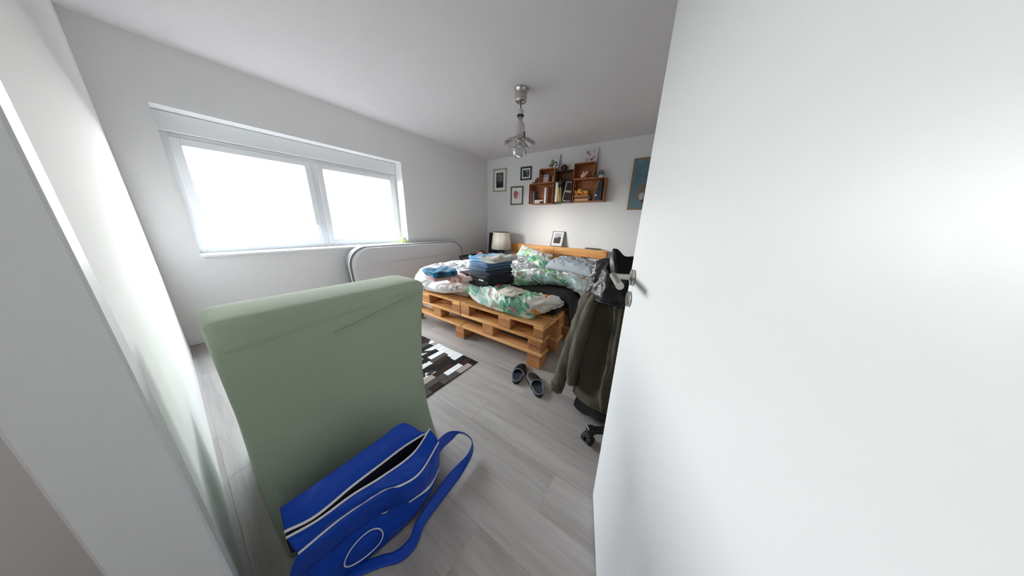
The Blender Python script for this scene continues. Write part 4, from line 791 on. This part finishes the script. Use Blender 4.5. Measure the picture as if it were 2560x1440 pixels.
# ================================================================== SLIPPERS
navy = mat('dark_navy_foam', rgb(36, 42, 54), .6, bump=.2, bscale=200); blk = mat('black_rubber', rgb(20, 21, 24), .55); gry = mat('grey_trim', rgb(150, 156, 162), .6)
def slipper(label, heel, toe, mirror):
    h = np.array(heel); t_ = np.array(toe); d = t_ - h; L = np.linalg.norm(d); ang = math.atan2(d[1], d[0]); Ms = Matrix.Translation((h[0], h[1], 0)) @ Matrix.Rotation(ang, 4, 'Z')
    def half(s): return np.clip(1 - np.abs(np.asarray(s) * 2 - 1) ** 3.2, 0, 1) ** .5 * (.041 + .011 * np.sin(np.clip((np.asarray(s) - .25) / .75, 0, 1) * np.pi * .75) ** 2)
    def cl(s): return mirror * .006 * np.sin(np.asarray(s) * 4.2)
    s = (1 - np.cos(np.linspace(0, np.pi, 40))) / 2
    out = np.concatenate([np.stack([s * L, cl(s) + half(s)], 1), np.stack([s[::-1] * L, cl(s[::-1]) - half(s[::-1])], 1)[1:-1]])
    T = thing('slipper', label, 'slipper', (h[0], h[1], 0), 'pair of slippers on the floor')
    c = out.mean(0); rows = [np.c_[c + (out - c) * k, np.full(len(out), z)] for k, z in ((.94, .0005), (1, .004), (1.0, .022), (.97, .026))]
    part('sole', xform(tubegrid(np.array(rows)), Ms), blk, T, True)
    rows = [np.c_[c + (out - c) * k, np.full(len(out), z)] for k, z in ((.95, .0255), (.95, .029), (.9, .0275), (.5, .0265))]
    part('footbed', xform(tubegrid(np.array(rows)), Ms), navy, T, True)
    part('rim', xform(tube(np.vstack([np.c_[c + (out - c) * .965, np.full(len(out), .028)]] * 1 + [np.r_[c + (out[:1] - c)[0] * .965, .028][None]]), .0022, 6, smooth=False), Ms), gry, T, True, label='grey rim of the footbed')
    ss = np.linspace(.52, .965, 20); R = []
    for q in ss:
        a = np.linspace(0, np.pi, 34); hw = half(q) + .003; hh = np.interp(q, [.40, .55, .75, .97], [.048, .052, .044, .03]); lift = 0
        R.append(np.stack([q * L - .055 * (1 - np.sin(a)) * (q - .93) / .53 * -1 * 1.0, cl(q) + hw * np.cos(a), .012 + lift + (hh - .012) * np.sin(a) ** .75], 1))
    G = np.array(R); part('upper', xform(sheet(G, .004), Ms), blk, T, True)
    part('edge_trim', xform(tube(G[0] + np.array([-.001, 0, 0]), .0028, 6, smooth=False), Ms), gry, T, True, label='light grey edge of the upper')
    part('side_stripe', xform(tube(G[5:11, 4] if mirror > 0 else G[5:11, -5], .004, 6), Ms), gry, T, True, label='grey side stripe')
def gf(u, v): return pz(u, v, .02)[:2]
slipper('black and navy slipper nearer the window, toe under the bed corner', gf(1288, 956), gf(1308, 910), 1)
slipper('black and navy slipper nearer the door, toe towards the bed foot', gf(1350, 990), gf(1328, 932), -1)

# ================================================================== GREEN COVERED CHAIR
gm_ = mat('sage_slipcover', rgb(164, 178, 155), .95, bump=.3, bscale=160, sheen=.15)
t = thing('covered_chair', 'high-backed chair under a pale sage green slipcover, blue bag leaning on it', 'chair', (2.4, -3.93, 0))
YL = -4.27
def ch_row(z, x0, x1, y0, y1, r, n=14, wob=0):
    P = []
    for cx, cy, a0 in ((x1 - r, y1 - r, 0), (x0 + r, y1 - r, 90), (x0 + r, y0 + r, 180), (x1 - r, y0 + r, 270)):
        for k in range(n): a = math.radians(a0 + 90 * k / (n - 1)); P.append((cx + r * math.cos(a), cy + r * math.sin(a), z))
        nx_ = {0: (x0 + r, y1), 90: (x0, y0 + r), 180: (x1 - r, y0), 270: (x1, y1 - r)}[a0]; e = np.array(P[-1][:2]); f = np.array(nx_)
        for k in range(1, 10): q = e + (f - e) * k / 10; P.append((q[0], q[1], z))
    P = np.array(P); P[:, 0] += wob * noise(P[:, 1] * 5, P[:, 2] * 3 + P[:, 0] * 2, 3); P[:, 1] += wob * noise(P[:, 0] * 7, P[:, 2] * 3, 4); return P
R = [ch_row(.004, 2.33, 2.655, YL, -3.612, .03, wob=.016), ch_row(.06, 2.34, 2.652, YL, -3.617, .03, wob=.014), ch_row(.18, 2.36, 2.648, YL, -3.634, .03, wob=.012), ch_row(.30, 2.38, 2.645, YL, -3.646, .03, wob=.01), ch_row(.45, 2.385, 2.643, YL, -3.648, .03, wob=.008),
     ch_row(.60, 2.385, 2.64, YL, -3.638, .03, wob=.008), ch_row(.75, 2.385, 2.638, YL, -3.622, .03, wob=.007), ch_row(.86, 2.385, 2.634, YL, -3.605, .03, wob=.006), ch_row(.895, 2.39, 2.63, YL, -3.60, .03, wob=.004), ch_row(.912, 2.395, 2.622, YL, -3.605, .03, wob=.003), ch_row(.922, 2.41, 2.60, YL + .02, -3.62, .03), ch_row(.926, 2.46, 2.55, YL + .06, -3.66, .03)]
R = np.array(R); nv = 60; tt = np.linspace(0, len(R) - 1, nv); Gc = np.stack([cr(R[:, j], nv) for j in range(R.shape[1])], 1); n = normals(Gc)
amp = .006 * (.3 + np.clip(Gc[..., 2] - .5, 0, 1)); Gc[..., 0] += wrinkle(Gc[..., 1] * .8, Gc[..., 2] * .8, 7, 3) * amp; part('cover', tubegrid(Gc), gm_, t, True)
part('seam', tube([(2.628, -3.606, .892), (2.632, -3.72, .885), (2.634, -3.9, .868), (2.636, -4.1, .85), (2.637, -4.25, .84)], .004, 8), gm_, t, True)
part('seam', tube([(2.632, -3.603, .878), (2.640, -3.70, .86), (2.644, -3.86, .826), (2.646, -4.0, .80)], .003, 8), gm_, t, True)
S = [ch_row(z, 1.93, 2.39, YL + .01, -3.66, r) for z, r in ((.004, .03), (.3, .03), (.44, .03), (.475, .04))]; part('seat', tubegrid(np.array(S)), gm_, t, True)

# ================================================================== BLUE BAG
bl = mat('royal_blue_vinyl', rgb(4, 64, 172), .45, spec=.3, bump=.15, bscale=60); bd = mat('bag_lining', rgb(16, 22, 44), .7); wp = mat('white_piping', rgb(222, 220, 226), .5)
t = thing('shoulder_bag', 'royal blue shoulder bag with white piping, gaping open against the green chair', 'bag', (2.78, -3.95, 0))
A = [W_(1058, 1083, .338), W_(1008, 1058, .40), W_(956, 1092, .40), W_(880, 1146, .40), W_(780, 1215, .39), W_(700, 1270, .36)]
B = [W_(1064, 1083, .33), W_(1010, 1117, .335), W_(956, 1158, .335), W_(880, 1216, .335), W_(790, 1290, .33), W_(712, 1330, .32)]
Cc = [W_(1074, 1073, .325), W_(1032, 1134, .335), W_(956, 1191, .325), W_(880, 1238, .32), W_(795, 1300, .32), W_(716, 1345, .31)]
D = [W_(1096, 1106, .275), W_(1052, 1179, .285), W_(1004, 1213, .285), W_(962, 1224, .28), W_(860, 1290, .27), W_(745, 1385, .26)]
Ee = [W_(1097, 1172, .13), W_(1072, 1216, .15), W_(1022, 1255, .16), W_(956, 1282, .16), W_(850, 1360, .15), W_(720, 1470, .14)]
Ff = [W_(1096, 1178, .012), W_(1078, 1228, .012), W_(1036, 1292, .012), W_(958, 1366, .012), W_(850, 1450, .012), W_(720, 1540, .012)]
# the back wall and the inside run down behind the lips
mid = lambda P, Q, k, o: [tuple(np.array(a) * (1 - k) + np.array(b) * k + np.array(o)) for a, b in zip(P, Q)]
low = lambda P, dx, z: [(p[0] + dx, p[1], z) for p in P]
def skin(rows, nu=70, nv=30, seed=1, amp=.004, th=.004):
    G = surf(rows, nu, nv); U, V = arclen(G); G = crumple(G, U, V, amp, seed, 9, 6); return sheet(G, th)
part('flap', skin([A, [tuple((np.array(a) * .5 + np.array(b) * .5) + np.array([.004, 0, .006])) for a, b in zip(A, B)], B], seed=2), bl, t, True)
part('lining', skin([[(p[0] - .008, p[1], p[2] - .012) for p in A], low(A, -.012, .2), low(A, .01, .02)], seed=3, amp=.001), bl, t, True)
part('pocket_lining', skin([B, low(B, .004, .27), mid(low(B, .01, .22), low(Cc, -.03, .22), .5, (0, 0, 0)), low(Cc, -.03, .26), [(p[0] - .006, p[1], p[2] - .004) for p in Cc]], seed=4, amp=.001), bd, t, True)
part('front_panel', skin([Cc, mid(Cc, D, .5, (.008, 0, .0)), D], seed=5, amp=.006), bl, t, True)
part('front_pocket', skin([D, mid(D, Ee, .35, (.012, -.004, .02)), mid(D, Ee, .7, (.012, -.004, .012)), Ee], seed=6, amp=.007), bl, t, True)
part('base_panel', skin([Ee, mid(Ee, Ff, .5, (.012, -.01, 0)), Ff], seed=7, amp=.004), bl, t, True)
E3 = [tuple(np.array(B[0]) - [.004, 0, .01]), (A[0][0] - .01, A[0][1] + .004, .22), (A[0][0] - .015, A[0][1] + .01, .11), (A[0][0] - .015, A[0][1] + .012, .012)]
E1 = [Cc[0], D[0], Ee[0], Ff[0]]
part('end_panel', sheet(surf([E1, mid(E1, E3, .5, (0, -.006, 0)), E3], 20, 10), .003), bl, t, True)
for P_, r in ((B, .0042), (Cc, .0036), (D, .0036)): part('piping', tube([tuple(np.array(p) + np.array([.002, 0, .003])) for p in P_], r, 8), wp, t, True, label='white piping')
part('piping', tube([tuple(np.array(p) + np.array([.004, -.002, .004])) for p in Ee[:3]], (.0035, .006, .002), 8), wp, t, True, label='white piping')
Gb_ = surf([Ee, mid(Ee, Ff, .5, (.012, -.01, 0)), Ff], 70, 30); kk = np.linspace(0, 2 * np.pi, 40)
def bil(g, i, j):
    a, b = int(i), int(j); f, h = i - a, j - b; return (g[a, b] * (1 - f) + g[a + 1, b] * f) * (1 - h) + (g[a, b + 1] * (1 - f) + g[a + 1, b + 1] * f) * h
ring = [bil(Gb_, 14 + 9 * math.sin(a), 47 + 6.2 * math.cos(a)) + np.array([.0045, -.003, .003]) for a in kk]
part('emblem', tube(ring, .0022, 6, smooth=False), wp, t, True, label='white outlined emblem')
q5 = np.array(W_(962, 1277, .172)); part('ring', tube([q5 + np.array([.0, -.012, .004]), q5 + np.array([.012, 0, .006]), q5 + np.array([.0, .012, .004])], .003, 6), M['steel'], t, True)
e1 = [W_(1076, 1128, .29), W_(1097, 1098, .25), W_(1118, 1081, .19), W_(1140, 1077, .14), W_(1165, 1084, .10), W_(1181, 1104, .075), W_(1168, 1138, .065), W_(1128, 1178, .055), W_(1085, 1236, .045), W_(1042, 1300, .03), W_(1024, 1344, .022), W_(990, 1376, .016), W_(950, 1388, .014), W_(860, 1420, .012)]
e2 = [W_(1086, 1150, .25), W_(1106, 1122, .21), W_(1130, 1100, .15), W_(1148, 1083, .105), W_(1170, 1090, .065), W_(1183, 1110, .035), W_(1180, 1140, .02), W_(1152, 1190, .016), W_(1108, 1248, .014), W_(1062, 1312, .012), W_(1040, 1366, .010), W_(1002, 1404, .009), W_(950, 1420, .008), W_(850, 1460, .008)]
G = surf([e1, [tuple((np.array(a) + np.array(b)) / 2) for a, b in zip(e1, e2)], e2], 120, 6); part('strap', sheet(G, .003), bl, t, True)

# ================================================================== OFFICE CHAIR WITH COATS
bp_ = mat('black_plastic', rgb(26, 26, 29), .45); HX, HYc = 3.685, -2.95
t = thing('office_chair', 'black office chair on castors, its back hung with coats, behind the door', 'chair', (HX, HYc, 0))
A0 = math.atan2(-3.135 - HYc, 3.435 - HX)
for k in range(5):
    a = A0 + k * 2 * math.pi / 5; c, s = math.cos(a), math.sin(a); L = .345
    ar = part('base_arm', xform(join(box(.02, L, -.02, .02, .072, .098, .005), box(L - .03, L + .012, -.021, .021, .066, .108, .005)), at((HX, HYc, 0), rz=a)), bp_, t)
    cs = part('castor', xform(join(tube([(L, -.028, .028), (L, -.006, .028)], .0275, 20, smooth=False), tube([(L, .006, .028), (L, .028, .028)], .0275, 20, smooth=False), box(L - .024, L + .018, -.024, .024, .03, .066, .008)), at((HX, HYc, 0), rz=a) @ Matrix.Translation((L, 0, 0)) @ Matrix.Rotation(.5, 4, 'Z') @ Matrix.Translation((-L, 0, 0))), bp_, t)
part('column', lathe([(.045, .07), (.045, .12), (.026, .13), (.026, .40)], (HX, HYc, 0), 20), bp_, t, True)
part('seat', box(HX - .04, HX + .30, HYc - .12, HYc + .24, .42, .49, .03, 3), mat('black_fabric', rgb(28, 28, 30), .95, bump=.3, bscale=200), t, True)
part('back_bar', tube([(HX - .02, HYc, .40), (HX - .24, HYc, .40), (HX - .255, HYc + .02, .55), (HX - .25, HYc + .03, .7)], .018, 10), bp_, t, True)
part('backrest', box(HX - .27, HX - .20, HYc - .05, HYc + .17, .54, .96, .03, 3), bpy.data.materials['black_fabric'], t, True)
kn = mat('olive_grey_knit', rgb(74, 70, 57), .95, bump=.35, bscale=260, sheen=.1, var=.12, vscale=6); lt = mat('black_leather', rgb(24, 24, 27), .46, bump=.3, bscale=26); lg = mat('black_wool_lining', rgb(20, 19, 20), .95)
def drape(levels, folds, seed, na=150, nv=60, amp=lambda z: .02, cap=True):
    L = np.array(levels); z = np.linspace(L[0, 0], L[-1, 0], nv); f = lambda k: np.interp(z, L[:, 0], L[:, k])
    a = np.linspace(0, 2 * np.pi, na, endpoint=False); A_, Z_ = np.meshgrid(a, z); rx, ry, cx, cy = (f(k)[:, None] for k in (1, 2, 3, 4))
    d = sum(k_ * (1 - 2 * np.abs(np.sin((n_ * A_ + ph + tw * Z_ + .8 * noise(Z_ * 4, A_ * 0 + n_, seed)) / 2)) ** .75) for n_, ph, tw, k_ in folds); am = np.array([amp(q) for q in z])[:, None]
    r = 1 + d * am / ((rx + ry) / 2) + noise(A_ * 4, Z_ * 6, seed) * am * .4 / rx
    return np.stack([cx + rx * r * np.cos(A_), cy + ry * r * np.sin(A_), Z_], -1)
cg = drape([(.13, .208, .11, 3.44, -2.92), (.18, .205, .11, 3.44, -2.92), (.3, .22, .12, 3.455, -2.91), (.5, .215, .135, 3.46, -2.89), (.7, .205, .15, 3.46, -2.87), (.85, .185, .13, 3.445, -2.86), (.95, .14, .09, 3.43, -2.86), (.985, .08, .05, 3.42, -2.86)],
           ((8, .4, 1.2, .8), (5, 2.2, -1.6, .8), (13, 1.0, .8, .35)), 3, na=220, nv=80, amp=lambda z: .058 * np.clip((z - .14) / .15, .1, 1) * np.clip((.95 - z) / .3, .15, 1))
th_ = np.linspace(0, 1, cg.shape[1]); cg[..., 2] += 0
co = thing('cardigan', 'long olive-grey knitted cardigan hung over the office chair back, sleeve dangling', 'coat', (3.44, -2.9, .1))
part('body', tubegrid(cg), kn, co, True)
hem = drape([(.128, .212, .114, 3.44, -2.92), (.19, .209, .114, 3.44, -2.92)], ((7, .4, 1.2, .8),), 3, nv=8, amp=lambda z: .003); part('hem_band', tubegrid(hem), kn, co, True)
def sleeve(P, r, seed):
    v, f = tube(P, r, 20, 60); v = np.array(v); c = np.repeat(v.reshape(-1, 20, 3).mean(1), 20, 0); d = v - c; w = 1 + .22 * noise(np.arctan2(d[:, 1], d[:, 0]) * 1.6, v[:, 2] * 9, seed) + .1 * noise(np.arctan2(d[:, 1], d[:, 0]) * 3, v[:, 2] * 22, seed + 4); return (c + d * w[:, None]).tolist(), f
part('sleeve', sleeve([(3.30, -2.87, .90), (3.255, -2.91, .75), (3.215, -2.93, .55), (3.175, -2.94, .36), (3.145, -2.945, .22), (3.125, -2.95, .12)], (.045, .05, .05, .05, .046, .044), 5), kn, co, True)
part('front_edge', sleeve([(3.33, -2.90, .88), (3.285, -2.965, .74), (3.255, -2.99, .55), (3.235, -3.0, .36), (3.23, -3.0, .22)], (.03, .036, .04, .038, .03), 9), kn, co, True)
part('cuff', sleeve([(3.128, -2.949, .15), (3.118, -2.953, .09)], (.049, .046), 12), kn, co, True)
bt = drape([(.055, .20, .105, 3.445, -2.925), (.11, .19, .10, 3.445, -2.92), (.16, .17, .08, 3.44, -2.92)], ((5, 1, 0, .6),), 8, nv=20, amp=lambda z: .012); bt[..., 2] += np.where(bt[..., 2] < .1, .022 * np.sin(np.arctan2(bt[..., 1] + 2.91, bt[..., 0] - 3.445) * 3), 0)
part('dark_trousers', tubegrid(bt), lg, None, True, label='black garment showing below the hem of the olive-grey cardigan', cat='trousers')
jk = thing('leather_jacket', 'shiny black leather jacket slung over the top of the office chair back', 'jacket', (3.41, -2.86, .8))
jg = drape([(.80, .178, .155, 3.415, -2.865), (.83, .185, .16, 3.41, -2.865), (.90, .175, .15, 3.405, -2.86), (.96, .16, .125, 3.40, -2.855), (1.0, .13, .09, 3.395, -2.85), (1.02, .085, .05, 3.39, -2.85), (1.025, .04, .02, 3.39, -2.85)], ((5, .8, 9, .7), (8, 2, -14, .6), (13, 1, 20, .3)), 13, amp=lambda z: .016)
U, V = arclen(jg); jg = jg + normals(jg) * (wrinkle(U * 1.2, V * 1.2, 23, 9) * .007)[..., None]
part('body', tubegrid(jg), lt, jk, True)
part('hem', tube(np.vstack([jg[2], jg[2][:1]])[::3] + np.array([0, 0, -.004]), .006, 8), lt, jk, True)
Cb = [(3.345, -2.99, .99), (3.375, -2.995, .955), (3.42, -2.99, .945), (3.47, -2.96, .95)]; Ct = [tuple(py(1533, 621, -2.93)), tuple(py(1546, 624, -2.93)), tuple(py(1562, 640, -2.93)), tuple(py(1584, 641, -2.92))]
part('lining', sheet(surf([Cb, mid(Cb, Ct, .5, (0, .02, 0)), Ct], 30, 16), .006), lg, jk, True, label='matt black inside of the collar')
lp = [[tuple(py(1532, 622, -2.945)), tuple(py(1524, 650, -2.975)), tuple(py(1526, 676, -2.99)), tuple(py(1534, 688, -3.0))], [tuple(py(1537, 626, -2.955)), tuple(py(1534, 652, -2.995)), tuple(py(1537, 674, -3.01)), tuple(py(1540, 686, -3.01))], [tuple(py(1540, 634, -2.95)), tuple(py(1541, 654, -2.99)), tuple(py(1545, 664, -3.0)), tuple(py(1543, 684, -3.01))]]
part('lapel', sheet(surf(lp, 30, 20), .006), lt, jk, True)
part('snap', xform(lathe([(.0001, 0), (.012, 0), (.012, .004), (.006, .006), (.0001, .006)], n=20), at(tuple(py(1487, 683, -2.985)), rx=rd(75), rz=rd(-20))), M['steel'], jk, True, label='round silver snap')
part('zip', tube([tuple(py(1489, 655, -2.965)), tuple(py(1488, 668, -2.98)), tuple(py(1482, 690, -2.985)), tuple(py(1474, 712, -2.98))], .002, 6), M['steel'], jk, True, label='silver zip edge')
for i in range(2): part('buckle', tube([tuple(py(1476 + 5 * i, 690 - 3 * i, -2.992)), tuple(py(1480 + 5 * i, 686 - 3 * i, -2.995)), tuple(py(1479 + 5 * i, 696 - 3 * i, -2.992))], .003, 6), M['steel'], jk, True, label='small silver buckle')
